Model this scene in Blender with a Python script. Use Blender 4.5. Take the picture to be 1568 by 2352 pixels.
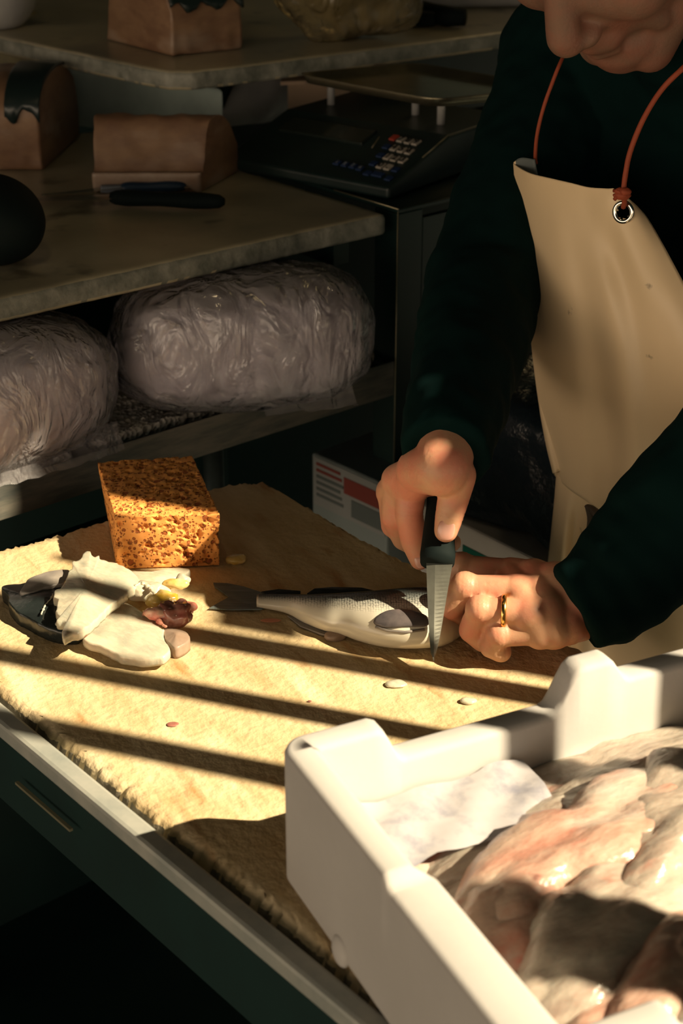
import bpy, bmesh, math, random
import numpy as np
from mathutils import Vector, Matrix, noise
random.seed(7)
PI = math.pi
for o in list(bpy.data.objects): bpy.data.objects.remove(o)
SC = bpy.context.scene
COL = SC.collection

# ------------------------------------------------------------ camera
FPX, TH = 3700.0, math.radians(26)
cam_d = bpy.data.cameras.new('camera'); cam = bpy.data.objects.new('camera', cam_d); COL.objects.link(cam)
cam.location = (0, 0, 1.5); cam.rotation_euler = (PI/2 - TH, 0, 0)
cam_d.sensor_fit = 'VERTICAL'; cam_d.sensor_height = 36; cam_d.lens = 36*FPX/2352
cam_d.clip_start = .02
cam_d.dof.use_dof = True; cam_d.dof.focus_distance = 1.22; cam_d.dof.aperture_fstop = 9.5
SC.camera = cam

# ------------------------------------------------------------ light
SC.view_settings.view_transform = 'Standard'; SC.view_settings.look = 'None'
SC.view_settings.gamma = 1; SC.view_settings.exposure = 0.0
SUN = Vector((1, -.34, .93)).normalized()      # towards the sun
sd = bpy.data.lights.new('sun', 'SUN'); sd.energy = 11.5; sd.angle = math.radians(.6); sd.color = (1, .83, .56)
so = bpy.data.objects.new('sun', sd); COL.objects.link(so); so.rotation_euler = SUN.to_track_quat('Z', 'Y').to_euler(); so.location = (3, -1, 4)
W = bpy.data.worlds.new('world'); SC.world = W; W.use_nodes = True
nt = W.node_tree; nt.nodes.clear()
def N(t, **k):
    n = nt.nodes.new(t)
    for a, b in k.items(): setattr(n, a, b)
    return n
tc = N('ShaderNodeTexCoord'); sep = N('ShaderNodeSeparateXYZ'); nt.links.new(tc.outputs['Generated'], sep.inputs[0])
ea = N('ShaderNodeMapRange'); ea.inputs[1].default_value = .30; ea.inputs[2].default_value = .12; nt.links.new(sep.outputs['Z'], ea.inputs[0])
eb = N('ShaderNodeMapRange'); eb.inputs[1].default_value = -.10; eb.inputs[2].default_value = -.02; nt.links.new(sep.outputs['Z'], eb.inputs[0])
el = N('ShaderNodeMath', operation='MULTIPLY'); nt.links.new(ea.outputs[0], el.inputs[0]); nt.links.new(eb.outputs[0], el.inputs[1])
az = N('ShaderNodeMapRange'); az.inputs[1].default_value = .0; az.inputs[2].default_value = -.5; az.inputs[4].default_value = .40; nt.links.new(sep.outputs['Y'], az.inputs[0])
dt = N('ShaderNodeVectorMath', operation='DOT_PRODUCT'); dt.inputs[1].default_value = (-.86, -.51, 0); nt.links.new(tc.outputs['Generated'], dt.inputs[0])
ab = N('ShaderNodeMapRange'); ab.inputs[1].default_value = .55; ab.inputs[2].default_value = .95; ab.inputs[4].default_value = .60; nt.links.new(dt.outputs['Value'], ab.inputs[0])
asum = N('ShaderNodeMath', operation='ADD'); nt.links.new(az.outputs[0], asum.inputs[0]); nt.links.new(ab.outputs[0], asum.inputs[1])
mu = N('ShaderNodeMath', operation='MULTIPLY'); nt.links.new(el.outputs[0], mu.inputs[0]); nt.links.new(asum.outputs[0], mu.inputs[1])
mx = N('ShaderNodeMix', data_type='RGBA'); nt.links.new(mu.outputs[0], mx.inputs[0])
mx.inputs[6].default_value = (.0025, .015, .015, 1)        # shaded market lane: dim teal
mx.inputs[7].default_value = (3.3, 2.55, 1.80, 1)          # sunlit street and facades behind the photographer
bg = N('ShaderNodeBackground'); bg.inputs[1].default_value = 1.0; nt.links.new(mx.outputs[2], bg.inputs[0])
wo = N('ShaderNodeOutputWorld'); nt.links.new(bg.outputs[0], wo.inputs[0])
# stall lamp over the rear counter
ld = bpy.data.lights.new('stall_lamp', 'AREA'); ld.energy = 1.0; ld.size = .5; ld.color = (1, .70, .32)
lo = bpy.data.objects.new('stall_lamp', ld); COL.objects.link(lo); lo.location = (.75, 2.75, 1.95)
lo.rotation_euler = (Vector((.75, 2.75, 1.95)) - Vector((.15, 1.85, 1.1))).to_track_quat('Z', 'Y').to_euler()

# bare bulb hanging under the canopy above the board
pd_ = bpy.data.lights.new('hanging_bulb', 'POINT'); pd_.energy = .9; pd_.shadow_soft_size = .03; pd_.color = (1, .72, .38)
po = bpy.data.objects.new('hanging_bulb', pd_); COL.objects.link(po); po.location = (-.25, .95, 2.1)

# ------------------------------------------------------------ measuring helpers (photo pixel -> place)
C0 = Vector((0, 0, 1.5))
def ray(px, py):
    a = (px-784)/FPX; b = -(py-1176)/FPX
    return Vector((a, math.cos(TH)+b*math.sin(TH), -math.sin(TH)+b*math.cos(TH)))
def Z(px, py, z):
    r = ray(px, py); return C0 + r*((z-1.5)/r.z)
def Y(px, py, y):
    r = ray(px, py); return C0 + r*(y/r.y)
NB = Vector((.76, .65, 0)).normalized()        # across the board, away from the street
NA = Vector((.65, -.76, 0)).normalized()       # along the board, towards the street
def B(px, py, b):
    r = ray(px, py); return C0 + r*(b/(r.x*NB.x+r.y*NB.y))
def onplane(px, py, p, n):
    r = ray(px, py); return C0 + r*((p-C0).dot(n)/r.dot(n))

# ------------------------------------------------------------ materials
def mat(name, col, rough=.5, metal=0, col2=None, scale=8, detail=6, fac=(.35, .65), bump=0, bscale=60, stretch=(1, 1, 1),
        rot=0, sss=0, sss_col=None, spec=.5, bump_d=.002, coat=0, btype='NOISE', bstretch=None, extra=None):
    m = bpy.data.materials.new(name); m.use_nodes = True; t = m.node_tree; L = t.links
    p = t.nodes['Principled BSDF']
    p.inputs['Roughness'].default_value = rough; p.inputs['Metallic'].default_value = metal
    p.inputs['Specular IOR Level'].default_value = spec; p.inputs['Coat Weight'].default_value = coat
    if sss:
        p.inputs['Subsurface Weight'].default_value = sss; p.inputs['Subsurface Scale'].default_value = .01
        p.inputs['Subsurface Radius'].default_value = sss_col or (1, .35, .2)
    g = t.nodes.new('ShaderNodeNewGeometry'); mp = t.nodes.new('ShaderNodeMapping'); L.new(g.outputs['Position'], mp.inputs[0])
    mp.inputs['Rotation'].default_value = (0, 0, rot); mp.inputs['Scale'].default_value = stretch
    # mapping is applied rotate-after-scale in POINT mode; use TEXTURE-free two-step for grain
    if rot:
        mp.inputs['Scale'].default_value = (1, 1, 1)
        mp2 = t.nodes.new('ShaderNodeMapping'); L.new(mp.outputs[0], mp2.inputs[0]); mp2.inputs['Scale'].default_value = stretch; out = mp2.outputs[0]
    else: out = mp.outputs[0]
    base = None
    if col2 is not None:
        n = t.nodes.new('ShaderNodeTexNoise'); n.inputs['Scale'].default_value = scale; n.inputs['Detail'].default_value = detail; n.inputs['Roughness'].default_value = .62
        L.new(out, n.inputs['Vector'])
        r = t.nodes.new('ShaderNodeMapRange'); r.inputs[1].default_value = fac[0]; r.inputs[2].default_value = fac[1]; L.new(n.outputs[0], r.inputs[0])
        x = t.nodes.new('ShaderNodeMix'); x.data_type = 'RGBA'; x.inputs[6].default_value = (*col, 1); x.inputs[7].default_value = (*col2, 1)
        L.new(r.outputs[0], x.inputs[0]); base = x.outputs[2]
    if extra:                                             # extra patches: (colour, scale, lo, hi, offset)
        for ec, es, e0, e1, off in extra:
            n = t.nodes.new('ShaderNodeTexNoise'); n.inputs['Scale'].default_value = es; n.inputs['Detail'].default_value = 5
            a = t.nodes.new('ShaderNodeVectorMath'); a.operation = 'ADD'; a.inputs[1].default_value = (off, off*.7, off*1.3); L.new(out, a.inputs[0]); L.new(a.outputs[0], n.inputs['Vector'])
            r = t.nodes.new('ShaderNodeMapRange'); r.inputs[1].default_value = e0; r.inputs[2].default_value = e1; L.new(n.outputs[0], r.inputs[0])
            x = t.nodes.new('ShaderNodeMix'); x.data_type = 'RGBA'; x.inputs[7].default_value = (*ec, 1); L.new(r.outputs[0], x.inputs[0])
            if base is None: x.inputs[6].default_value = (*col, 1)
            else: L.new(base, x.inputs[6])
            base = x.outputs[2]
    if base is None: p.inputs['Base Color'].default_value = (*col, 1)
    else: L.new(base, p.inputs['Base Color'])
    if bump:
        if btype == 'VORONOI':
            n = t.nodes.new('ShaderNodeTexVoronoi'); n.inputs['Scale'].default_value = bscale
        else:
            n = t.nodes.new('ShaderNodeTexNoise'); n.inputs['Scale'].default_value = bscale; n.inputs['Detail'].default_value = 5
        if bstretch:
            m3 = t.nodes.new('ShaderNodeMapping'); L.new(mp.outputs[0], m3.inputs[0]); m3.inputs['Scale'].default_value = bstretch; L.new(m3.outputs[0], n.inputs['Vector'])
        else: L.new(out, n.inputs['Vector'])
        b = t.nodes.new('ShaderNodeBump'); b.inputs['Strength'].default_value = bump; b.inputs['Distance'].default_value = bump_d
        L.new(n.outputs[0], b.inputs['Height']); L.new(b.outputs[0], p.inputs['Normal'])
    return m

def film_mat(name, tint=(.95, .95, 1), gloss=.35, bscale=45, rough=.12, veil=.15, vc=(.88, .84, .88)):
    m = bpy.data.materials.new(name); m.use_nodes = True; t = m.node_tree; L = t.links; t.nodes.clear()
    tr = t.nodes.new('ShaderNodeBsdfTransparent'); tr.inputs[0].default_value = (*tint, 1)
    gl = t.nodes.new('ShaderNodeBsdfGlossy'); gl.inputs['Roughness'].default_value = rough
    df = t.nodes.new('ShaderNodeBsdfDiffuse'); df.inputs[0].default_value = (*vc, 1)
    fr = t.nodes.new('ShaderNodeLayerWeight'); fr.inputs[0].default_value = gloss
    n = t.nodes.new('ShaderNodeTexNoise'); n.inputs['Scale'].default_value = bscale; n.inputs['Detail'].default_value = 3; n.inputs['Distortion'].default_value = 1.6
    g = t.nodes.new('ShaderNodeNewGeometry'); mp = t.nodes.new('ShaderNodeMapping'); mp.inputs['Scale'].default_value = (1, 1, .45); L.new(g.outputs['Position'], mp.inputs[0]); L.new(mp.outputs[0], n.inputs['Vector'])
    b = t.nodes.new('ShaderNodeBump'); b.inputs['Strength'].default_value = .9; b.inputs['Distance'].default_value = .018; L.new(n.outputs[0], b.inputs['Height'])
    for q in (gl, df, fr): L.new(b.outputs[0], q.inputs['Normal'])
    m1 = t.nodes.new('ShaderNodeMixShader'); m1.inputs[0].default_value = veil; L.new(tr.outputs[0], m1.inputs[1]); L.new(df.outputs[0], m1.inputs[2])
    m2 = t.nodes.new('ShaderNodeMixShader'); L.new(fr.outputs['Fresnel'], m2.inputs[0]); L.new(m1.outputs[0], m2.inputs[1]); L.new(gl.outputs[0], m2.inputs[2])
    o = t.nodes.new('ShaderNodeOutputMaterial'); L.new(m2.outputs[0], o.inputs[0])
    return m

GR = math.atan2(-.76, .65)                     # grain runs along the board
M = {}
M['wood'] = mat('worn_wood', (.60, .46, .26), .8, col2=(.46, .32, .15), scale=16, fac=(.45, .75), stretch=(1, 3.2, 1), rot=GR+1.9, bump=.8, bscale=150, bump_d=.0022,
                bstretch=(1, 1, 1), extra=[((.40, .18, .05), 11, .58, .74, 3.1), ((.74, .60, .38), 9, .52, .70, 8.2)])
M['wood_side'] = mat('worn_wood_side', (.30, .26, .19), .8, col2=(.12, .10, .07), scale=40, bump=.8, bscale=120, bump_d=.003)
M['steel'] = mat('dark_steel', (.10, .13, .13), .38, .7, col2=(.05, .07, .07), scale=14, bump=.05, bscale=90)
M['steel_black'] = mat('black_steel', (.004, .024, .022), .5, .1, col2=(.003, .017, .016), scale=10)
M['steel_lip'] = mat('brushed_steel', (.19, .175, .145), .45, .3, col2=(.09, .10, .09), scale=22, stretch=(1, 1, 6), bump=.08, bscale=80)
M['chrome'] = mat('chrome', (.75, .73, .68), .15, 1)
M['marble'] = mat('marble', (.50, .44, .30), .3, col2=(.30, .27, .19), scale=7, bump=.15, bscale=40, extra=[((.16, .14, .10), 16, .60, .70, 2.0), ((.62, .56, .42), 5, .58, .75, 5.0)])
M['marble_edge'] = mat('marble_edge', (.29, .29, .25), .6, col2=(.11, .12, .10), scale=30, bump=.7, bscale=70, bump_d=.004)
M['foam'] = mat('white_foam', (.51, .49, .475), .75, col2=(.47, .45, .435), scale=12, bump=.12, bscale=300, bump_d=.0008, sss=.15, sss_col=(1, .9, .8))
M['foam_crumb'] = mat('crumb_foam', (.80, .76, .68), .85, col2=(.45, .42, .36), scale=60, bump=1, bscale=190, bump_d=.006, btype='VORONOI')
M['skin'] = mat('skin', (.60, .33, .20), .46, col2=(.66, .26, .17), scale=30, fac=(.42, .62), bump=.35, bscale=330, bump_d=.0007, sss=.22)
M['shaded_face'] = mat('shaded_face_skin', (.20, .11, .075), .55, col2=(.25, .105, .07), scale=26, fac=(.42, .62), bump=.4, bscale=420, bump_d=.0008, sss=.12)  # darker copy of the skin: shade on the face put into its colour
M['street'] = mat('street_paving', (.30, .26, .20), .8, col2=(.22, .20, .16), scale=3)
M['nail'] = mat('nail', (.62, .33, .26), .25, coat=.3)
M['jacket'] = mat('dark_jacket', (.0012, .0130, .0125), .9, col2=(.0010, .0100, .0100), scale=9, spec=.08, bump=.3, bscale=25, bump_d=.006)
M['shirt'] = mat('navy_pullover', (.005, .014, .019), .9, spec=.1)
M['apron'] = mat('rubber_apron', (.86, .66, .42), .42, col2=(.80, .62, .39), scale=5, bump=.08, bscale=14, bump_d=.006, extra=[((.30, .22, .13), 38, .70, .76, 1.0)])
M['apron_in'] = mat('apron_lining', (.10, .12, .12), .6)
M['cord'] = mat('rust_cord', (.30, .055, .02), .7, bump=.4, bscale=500, bump_d=.0006)
M['tie'] = mat('dark_tie', (.07, .05, .035), .8)
M['gold'] = mat('gold', (.85, .52, .16), .2, 1)
M['rubber'] = mat('black_rubber', (.002, .007, .007), .8, spec=.2)
M['blade'] = mat('blade_steel', (.34, .34, .29), .3, .8, col2=(.24, .24, .21), scale=50)
M['blue'] = mat('blue_plastic', (.008, .03, .07), .4)
M['swordfish'] = mat('raw_swordfish', (.27, .16, .09), .45, col2=(.16, .085, .05), scale=18, stretch=(1, 1, 2.2), bump=.2, bscale=45, bump_d=.002, extra=[((.30, .21, .15), 12, .58, .70, 4.0)])
M['sword_pale'] = mat('pale_flesh', (.36, .27, .21), .4, col2=(.25, .16, .11), scale=30)
M['sword_skin'] = mat('dark_fish_skin', (.012, .022, .022), .3)
M['flesh'] = mat('raw_fillet', (.62, .55, .42), .22, col2=(.44, .43, .34), scale=40, fac=(.40, .62), stretch=(1, 2.5, 1), rot=.7, bump=.5, bscale=90, bump_d=.002, sss=.25, sss_col=(1, .6, .4), extra=[((.62, .22, .13), 22, .66, .78, 4.4)])
M['flesh_edge'] = mat('bloody_flesh', (.55, .10, .07), .25, col2=(.75, .5, .36), scale=60, sss=.2)
M['pink'] = mat('pink_fillet', (.54, .38, .30), .26, col2=(.46, .21, .155), scale=18, fac=(.42, .66), bump=.6, bscale=60, bump_d=.004, sss=.2, stretch=(1, 2.2, 1), rot=-.45, extra=[((.45, .08, .05), 26, .66, .76, 2.4), ((.52, .46, .40), 12, .52, .68, 7.7), ((.16, .05, .04), 34, .68, .76, 5.5)])
M['pale_fillet'] = mat('pale_box_fillet', (.50, .44, .37), .24, col2=(.36, .28, .23), scale=20, bump=.6, bscale=60, bump_d=.004, sss=.2, stretch=(1, 2.2, 1), rot=-.45, extra=[((.45, .14, .09), 22, .60, .74, 1.2), ((.18, .12, .10), 15, .60, .72, 5.5)])
M['gut_yellow'] = mat('yellow_offal', (.60, .36, .04), .2, col2=(.75, .60, .30), scale=60, coat=.5)
M['gut_red'] = mat('red_offal', (.30, .07, .05), .18, col2=(.42, .22, .17), scale=70, coat=.6)
M['skin_dark'] = mat('dark_skin', (.010, .014, .014), .25, col2=(.022, .028, .028), scale=50, bump=.4, bscale=150, bump_d=.001)
M['fin'] = mat('fish_fin', (.17, .21, .21), .35, col2=(.07, .10, .105), scale=26, stretch=(1, 12, 1), bump=.6, bscale=40, bump_d=.002, bstretch=(1, 14, 1))
M['fin_pale'] = mat('pale_fin', (.34, .30, .26), .3, col2=(.2, .18, .17), scale=40)
M['key_w'] = mat('white_key', (.42, .38, .33), .5); M['key_b'] = mat('blue_key', (.01, .03, .10), .5); M['key_r'] = mat('red_key', (.40, .05, .03), .5)
M['ink'] = mat('black_print', (.01, .01, .01), .6); M['ink_pale'] = mat('pale_print', (.16, .18, .22), .6)
M['scale'] = mat('scale_body', (.012, .028, .027), .4, col2=(.008, .018, .018), scale=20)
M['glass'] = mat('display_glass', (.02, .028, .024), .12)
M['tray'] = mat('tray_steel', (.40, .36, .25), .28, .9, col2=(.26, .24, .17), scale=20, bump=.05, bscale=30)
M['white_pl'] = mat('white_plastic', (.38, .38, .37), .45, col2=(.28, .28, .29), scale=12, bump=.3, bscale=14, bump_d=.01)
M['paper'] = mat('butcher_paper', (.55, .40, .28), .8)
M['grey_box'] = mat('grey_crate', (.34, .42, .40), .6, col2=(.22, .28, .26), scale=8)
M['olive'] = mat('olive_cloth', (.22, .19, .10), .8, col2=(.12, .11, .07), scale=14, bump=.5, bscale=18, bump_d=.01)
M['frozen'] = mat('frozen_block', (.88, .83, .90), .55, col2=(.80, .72, .80), scale=14, bump=.5, bscale=22, bump_d=.006, sss=.15, sss_col=(1, .9, .9))
M['film'] = film_mat('plastic_film', (.98, .98, 1), gloss=.42, bscale=30, rough=.09, veil=.20)
M['film_soft'] = film_mat('loose_film', gloss=.12, bscale=30, rough=.35, veil=.12)
M['rim'] = mat('rim_steel', (.42, .42, .38), .5, .2, col2=(.30, .32, .30), scale=30)
M['bag_yellow'] = film_mat('cloudy_bag', (.85, .76, .55), .3, 28, .2, .22, (.40, .34, .20))
M['label_w'] = mat('label_paper', (.22, .26, .26), .7); M['label_r'] = mat('label_red', (.20, .035, .025), .7); M['label_g'] = mat('label_green', (.0, .10, .07), .7); M['label_k'] = mat('label_print', (.10, .12, .12), .7)
M['bin_bag'] = mat('black_bag', (.010, .016, .022), .25, bump=.7, bscale=14, bump_d=.02)
M['floor'] = mat('wet_paving', (.006, .014, .014), .7, col2=(.004, .010, .010), scale=4)
M['wall'] = mat('stall_wall', (.02, .04, .04), .8, col2=(.012, .025, .026), scale=3)
M['dark_sheet'] = mat('sheeting', (.03, .06, .06), .7)
M['wax'] = mat('sponge', (.78, .34, .085), .8)
M['hair'] = mat('dark_hair', (.02, .018, .015), .6)
M['trim'] = mat('pale_metal', (.55, .48, .32), .35, .8)  # pale metal for thin edge lines and the rim scratch

# sponge: round pores cut by voronoi bump and darker pore bottoms
def sponge_mat():
    m = M['wax']; t = m.node_tree; L = t.links; p = t.nodes['Principled BSDF']
    g = t.nodes.new('ShaderNodeNewGeometry'); hs = []
    nz = t.nodes.new('ShaderNodeTexNoise'); nz.inputs['Scale'].default_value = 60
    ad = t.nodes.new('ShaderNodeVectorMath'); ad.operation = 'MULTIPLY_ADD'; ad.inputs[1].default_value = (.0025,)*3; L.new(nz.outputs['Color'], ad.inputs[0]); L.new(g.outputs['Position'], nz.inputs['Vector']); L.new(g.outputs['Position'], ad.inputs[2])
    for sc, th in ((130, .36), (235, .34), (430, .32)):
        v = t.nodes.new('ShaderNodeTexVoronoi'); v.inputs['Scale'].default_value = sc; v.inputs['Randomness'].default_value = 1; L.new(ad.outputs[0], v.inputs['Vector'])
        w = t.nodes.new('ShaderNodeSeparateColor'); L.new(v.outputs['Color'], w.inputs[0])
        th_ = t.nodes.new('ShaderNodeMath'); th_.operation = 'MULTIPLY'; th_.inputs[1].default_value = th; L.new(w.outputs[0], th_.inputs[0])
        s = t.nodes.new('ShaderNodeMath'); s.operation = 'SUBTRACT'; L.new(v.outputs['Distance'], s.inputs[0]); L.new(th_.outputs[0], s.inputs[1])
        r = t.nodes.new('ShaderNodeMapRange'); r.inputs[1].default_value = -.02; r.inputs[2].default_value = .09; L.new(s.outputs[0], r.inputs[0]); hs.append(r.outputs[0])
    a = t.nodes.new('ShaderNodeMath'); a.operation = 'MULTIPLY'; L.new(hs[0], a.inputs[0]); L.new(hs[1], a.inputs[1])
    b = t.nodes.new('ShaderNodeMath'); b.operation = 'MULTIPLY'; L.new(a.outputs[0], b.inputs[0]); L.new(hs[2], b.inputs[1])
    x = t.nodes.new('ShaderNodeMix'); x.data_type = 'RGBA'; x.inputs[6].default_value = (.36, .09, .015, 1); x.inputs[7].default_value = (.86, .36, .085, 1); L.new(b.outputs[0], x.inputs[0]); L.new(x.outputs[2], p.inputs['Base Color'])
    bp = t.nodes.new('ShaderNodeBump'); bp.inputs['Strength'].default_value = 1; bp.inputs['Distance'].default_value = .0025; L.new(b.outputs[0], bp.inputs['Height']); L.new(bp.outputs[0], p.inputs['Normal'])
    p.inputs['Subsurface Weight'].default_value = .15; p.inputs['Subsurface Radius'].default_value = (1, .4, .1); p.inputs['Subsurface Scale'].default_value = .004
sponge_mat()

# ------------------------------------------------------------ object helpers
def tag(o, label=None, cat=None, group=None, kind=None):
    if label: o['label'] = label
    if cat: o['category'] = cat
    if group: o['group'] = group
    if kind: o['kind'] = kind
    return o
def empty(name, loc, label, cat, group=None, rz=0):
    o = bpy.data.objects.new(name, None); COL.objects.link(o); o.location = loc; o.rotation_euler = (0, 0, rz); o.empty_display_size = .02
    return tag(o, label, cat, group)
def wloc(o):
    v = Vector((0, 0, 0))
    while o is not None: v += o.location; o = o.parent
    return v
def obj(name, bm, m, parent=None, smooth=True, label=None, local=False):
    """link a bmesh (world coordinates) as one mesh object; under a parent it is shifted to the parent's origin"""
    me = bpy.data.meshes.new(name)
    if isinstance(bm, bmesh.types.BMesh):
        bmesh.ops.recalc_face_normals(bm, faces=bm.faces[:]); bm.to_mesh(me); bm.free()
    else: me = bm; me.name = name
    for x in (m if isinstance(m, (list, tuple)) else [m]): me.materials.append(x)
    if smooth: me.polygons.foreach_set('use_smooth', [True]*len(me.polygons))
    o = bpy.data.objects.new(name, me); COL.objects.link(o)
    if parent is not None:
        o.parent = parent
        if not local: me.transform(Matrix.Translation(-wloc(parent)))
    elif not local and len(me.vertices):
        xs = [v.co for v in me.vertices]; c = Vector((sum(v.x for v in xs)/len(xs), sum(v.y for v in xs)/len(xs), min(v.z for v in xs)))
        me.transform(Matrix.Translation(-c)); o.location = c
    if label: o['label'] = label
    return o
def bev(o, w=.002, seg=2, angle=.6):
    b = o.modifiers.new('bevel', 'BEVEL'); b.width = w; b.segments = seg; b.limit_method = 'ANGLE'; b.angle_limit = angle; return o
def sub(o, lv=2):
    b = o.modifiers.new('subdivision', 'SUBSURF'); b.levels = lv; b.render_levels = lv; return o
def prism(bm, pts, z0, z1):
    a = [bm.verts.new((p[0], p[1], z0)) for p in pts]; b = [bm.verts.new((p[0], p[1], z1)) for p in pts]; n = len(pts)
    bm.faces.new(a[::-1]); bm.faces.new(b)
    for i in range(n): bm.faces.new((a[i], a[(i+1) % n], b[(i+1) % n], b[i]))
    return bm
def hexa(bm, P):
    """eight corners: four below, four above"""
    v = [bm.verts.new(p) for p in P]
    for f in ((3, 2, 1, 0), (4, 5, 6, 7), (0, 1, 5, 4), (1, 2, 6, 5), (2, 3, 7, 6), (3, 0, 4, 7)): bm.faces.new([v[i] for i in f])
    return bm
def obox(bm, c, ax, ay, az, sx, sy, sz):
    P = [c + ax*(i*sx/2) + ay*(j*sy/2) + az*(k*sz/2) for k in (-1, 1) for i, j in ((-1, -1), (1, -1), (1, 1), (-1, 1))]
    return hexa(bm, P)
UP = Vector((0, 0, 1))
def tube(bm, pts, rad, seg=12, caps=True, flat=1.0, up=UP):
    pts = [Vector(p) for p in pts]; n = len(pts)
    if not isinstance(rad, (list, tuple)): rad = [rad]*n
    rings = []
    for i, p in enumerate(pts):
        t = (pts[min(i+1, n-1)] - pts[max(i-1, 0)]).normalized()
        s = t.cross(up)
        s = s.normalized() if s.length > 1e-4 else t.cross(Vector((1, 0, 0))).normalized()
        u = s.cross(t)
        rings.append([bm.verts.new(p + s*(rad[i]*math.cos(2*PI*k/seg)) + u*(rad[i]*flat*math.sin(2*PI*k/seg))) for k in range(seg)])
    for i in range(n-1):
        for k in range(seg): bm.faces.new((rings[i][k], rings[i][(k+1) % seg], rings[i+1][(k+1) % seg], rings[i+1][k]))
    if caps: bm.faces.new(rings[0][::-1]); bm.faces.new(rings[-1])
    return bm
def spline(pts, n):
    """catmull-rom resample"""
    P = [Vector(p) for p in pts]; P = [P[0]*2-P[1]] + P + [P[-1]*2-P[-2]]; out = []; m = len(P)-3
    for i in range(n):
        t = i/(n-1)*m; k = min(int(t), m-1); f = t-k; a, b, c, d = P[k:k+4]
        out.append(.5*((2*b) + (c-a)*f + (2*a-5*b+4*c-d)*f*f + (3*b-a-3*c+d)*f**3))
    return out
def closed(pts, n):
    P = [Vector(p) for p in pts]; m = len(P); out = []
    for i in range(n):
        t = i/n*m; k = int(t); f = t-k; a, b, c, d = P[(k-1) % m], P[k % m], P[(k+1) % m], P[(k+2) % m]
        out.append(.5*((2*b) + (c-a)*f + (2*a-5*b+4*c-d)*f*f + (3*b-a-3*c+d)*f**3))
    return out
def grid(bm, rows, closeu=False):
    V = [[bm.verts.new(p) for p in r] for r in rows]
    for i in range(len(V)-1):
        m = len(V[i])
        for j in range(m if closeu else m-1): bm.faces.new((V[i][j], V[i][(j+1) % m], V[i+1][(j+1) % m], V[i+1][j]))
    return V
def nz(p, s, off=0):
    return noise.noise(Vector(p)*s + Vector((off, off*1.7, -off)))
def blob(bm, c, rx, ry, rz, ax=Vector((1, 0, 0)), ay=Vector((0, 1, 0)), az=UP, amp=0, fr=20, sub_=4, off=0, power=1.0):
    r = bmesh.ops.create_icosphere(bm, subdivisions=sub_, radius=1)
    for v in r['verts']:
        d = v.co.copy()
        if power != 1.0:
            s = (abs(d.x)**power + abs(d.y)**power + abs(d.z)**power)**(-1/power); d = d*s
        q = c + ax*(d.x*rx) + ay*(d.y*ry) + az*(d.z*rz)
        if amp: q += (q-c).normalized()*(amp*(nz(q, fr, off) + .5*nz(q, fr*2.1, off+4)))
        v.co = q
    return bm
def slab(name, outline, zb, thick, m, parent=None, n=90, rag=0.0, fr=90, off=0, dome=.45, rings=9, wav=.0, label=None):
    """soft slab of flesh from an outline; zb(x, y) is its underside"""
    P = closed([Vector((p.x, p.y, 0)) for p in outline], n)
    c = Vector((sum(p.x for p in P)/n, sum(p.y for p in P)/n, 0)); bm = bmesh.new(); top = []; bot = []
    prof = [1.0, 1.0, .985, .95, .88, .76, .6, .42, .22]
    for k in range(rings):
        s = prof[k]; t_ = []; b_ = []
        for i, p in enumerate(P):
            q = p.copy()
            if rag: q += (p-c).normalized()*(rag*(nz(p, fr, off) + .6*nz(p, fr*2.6, off+2)))
            w = c + (q-c)*s; h = 0 if k == 0 else (.55 if k == 1 else .85) if k < 3 else .85+dome*(1-s)
            z0 = zb(w.x, w.y) + wav*nz(w, 45, off+9)
            t_.append(Vector((w.x, w.y, z0 + thick*(.25 + .75*h if k else .25)))); b_.append(Vector((w.x, w.y, z0)))
        top.append(t_); bot.append(b_)
    T = grid(bm, top, True); f = bm.verts.new(Vector((c.x, c.y, zb(c.x, c.y) + thick*(.25+.75*(.85+dome)))))
    for i in range(n): bm.faces.new((T[-1][i], T[-1][(i+1) % n], f))
    Bm = [bm.verts.new(p) for p in bot[2]]
    for i in range(n): bm.faces.new((T[0][i], T[0][(i+1) % n], Bm[(i+1) % n], Bm[i]))
    bm.faces.new(Bm[::-1])
    return obj(name, bm, m, parent, label=label)
def remeshed(bm, voxel, smooth_it=4, fac=.5):
    me = bpy.data.meshes.new('tmp'); bm.to_mesh(me); bm.free(); o = bpy.data.objects.new('tmp', me); COL.objects.link(o)
    r = o.modifiers.new('r', 'REMESH'); r.mode = 'VOXEL'; r.voxel_size = voxel; r.use_smooth_shade = True
    s = o.modifiers.new('s', 'SMOOTH'); s.factor = fac; s.iterations = smooth_it
    dg = bpy.context.evaluated_depsgraph_get(); dg.update()
    out = bpy.data.meshes.new_from_object(o.evaluated_get(dg)); bpy.data.objects.remove(o); return out
def cap(bm, a, b, ra, rb, seg=3):
    """tapered capsule (convex hull of two spheres)"""
    a = Vector(a); b = Vector(b); t = bmesh.new()
    for p, r in ((a, ra), (b, rb)):
        s = bmesh.ops.create_icosphere(t, subdivisions=seg, radius=r)
        for v in s['verts']: v.co += p
    h = bmesh.ops.convex_hull(t, input=t.verts[:])
    bmesh.ops.delete(t, geom=[g for g in h['geom_interior'] if isinstance(g, bmesh.types.BMVert)], context='VERTS')
    me = bpy.data.meshes.new('c'); t.to_mesh(me); t.free(); bm.from_mesh(me); bpy.data.meshes.remove(me)
def chain(bm, pts, rad):
    for i in range(len(pts)-1): cap(bm, pts[i], pts[i+1], rad[i], rad[i+1])
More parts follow.
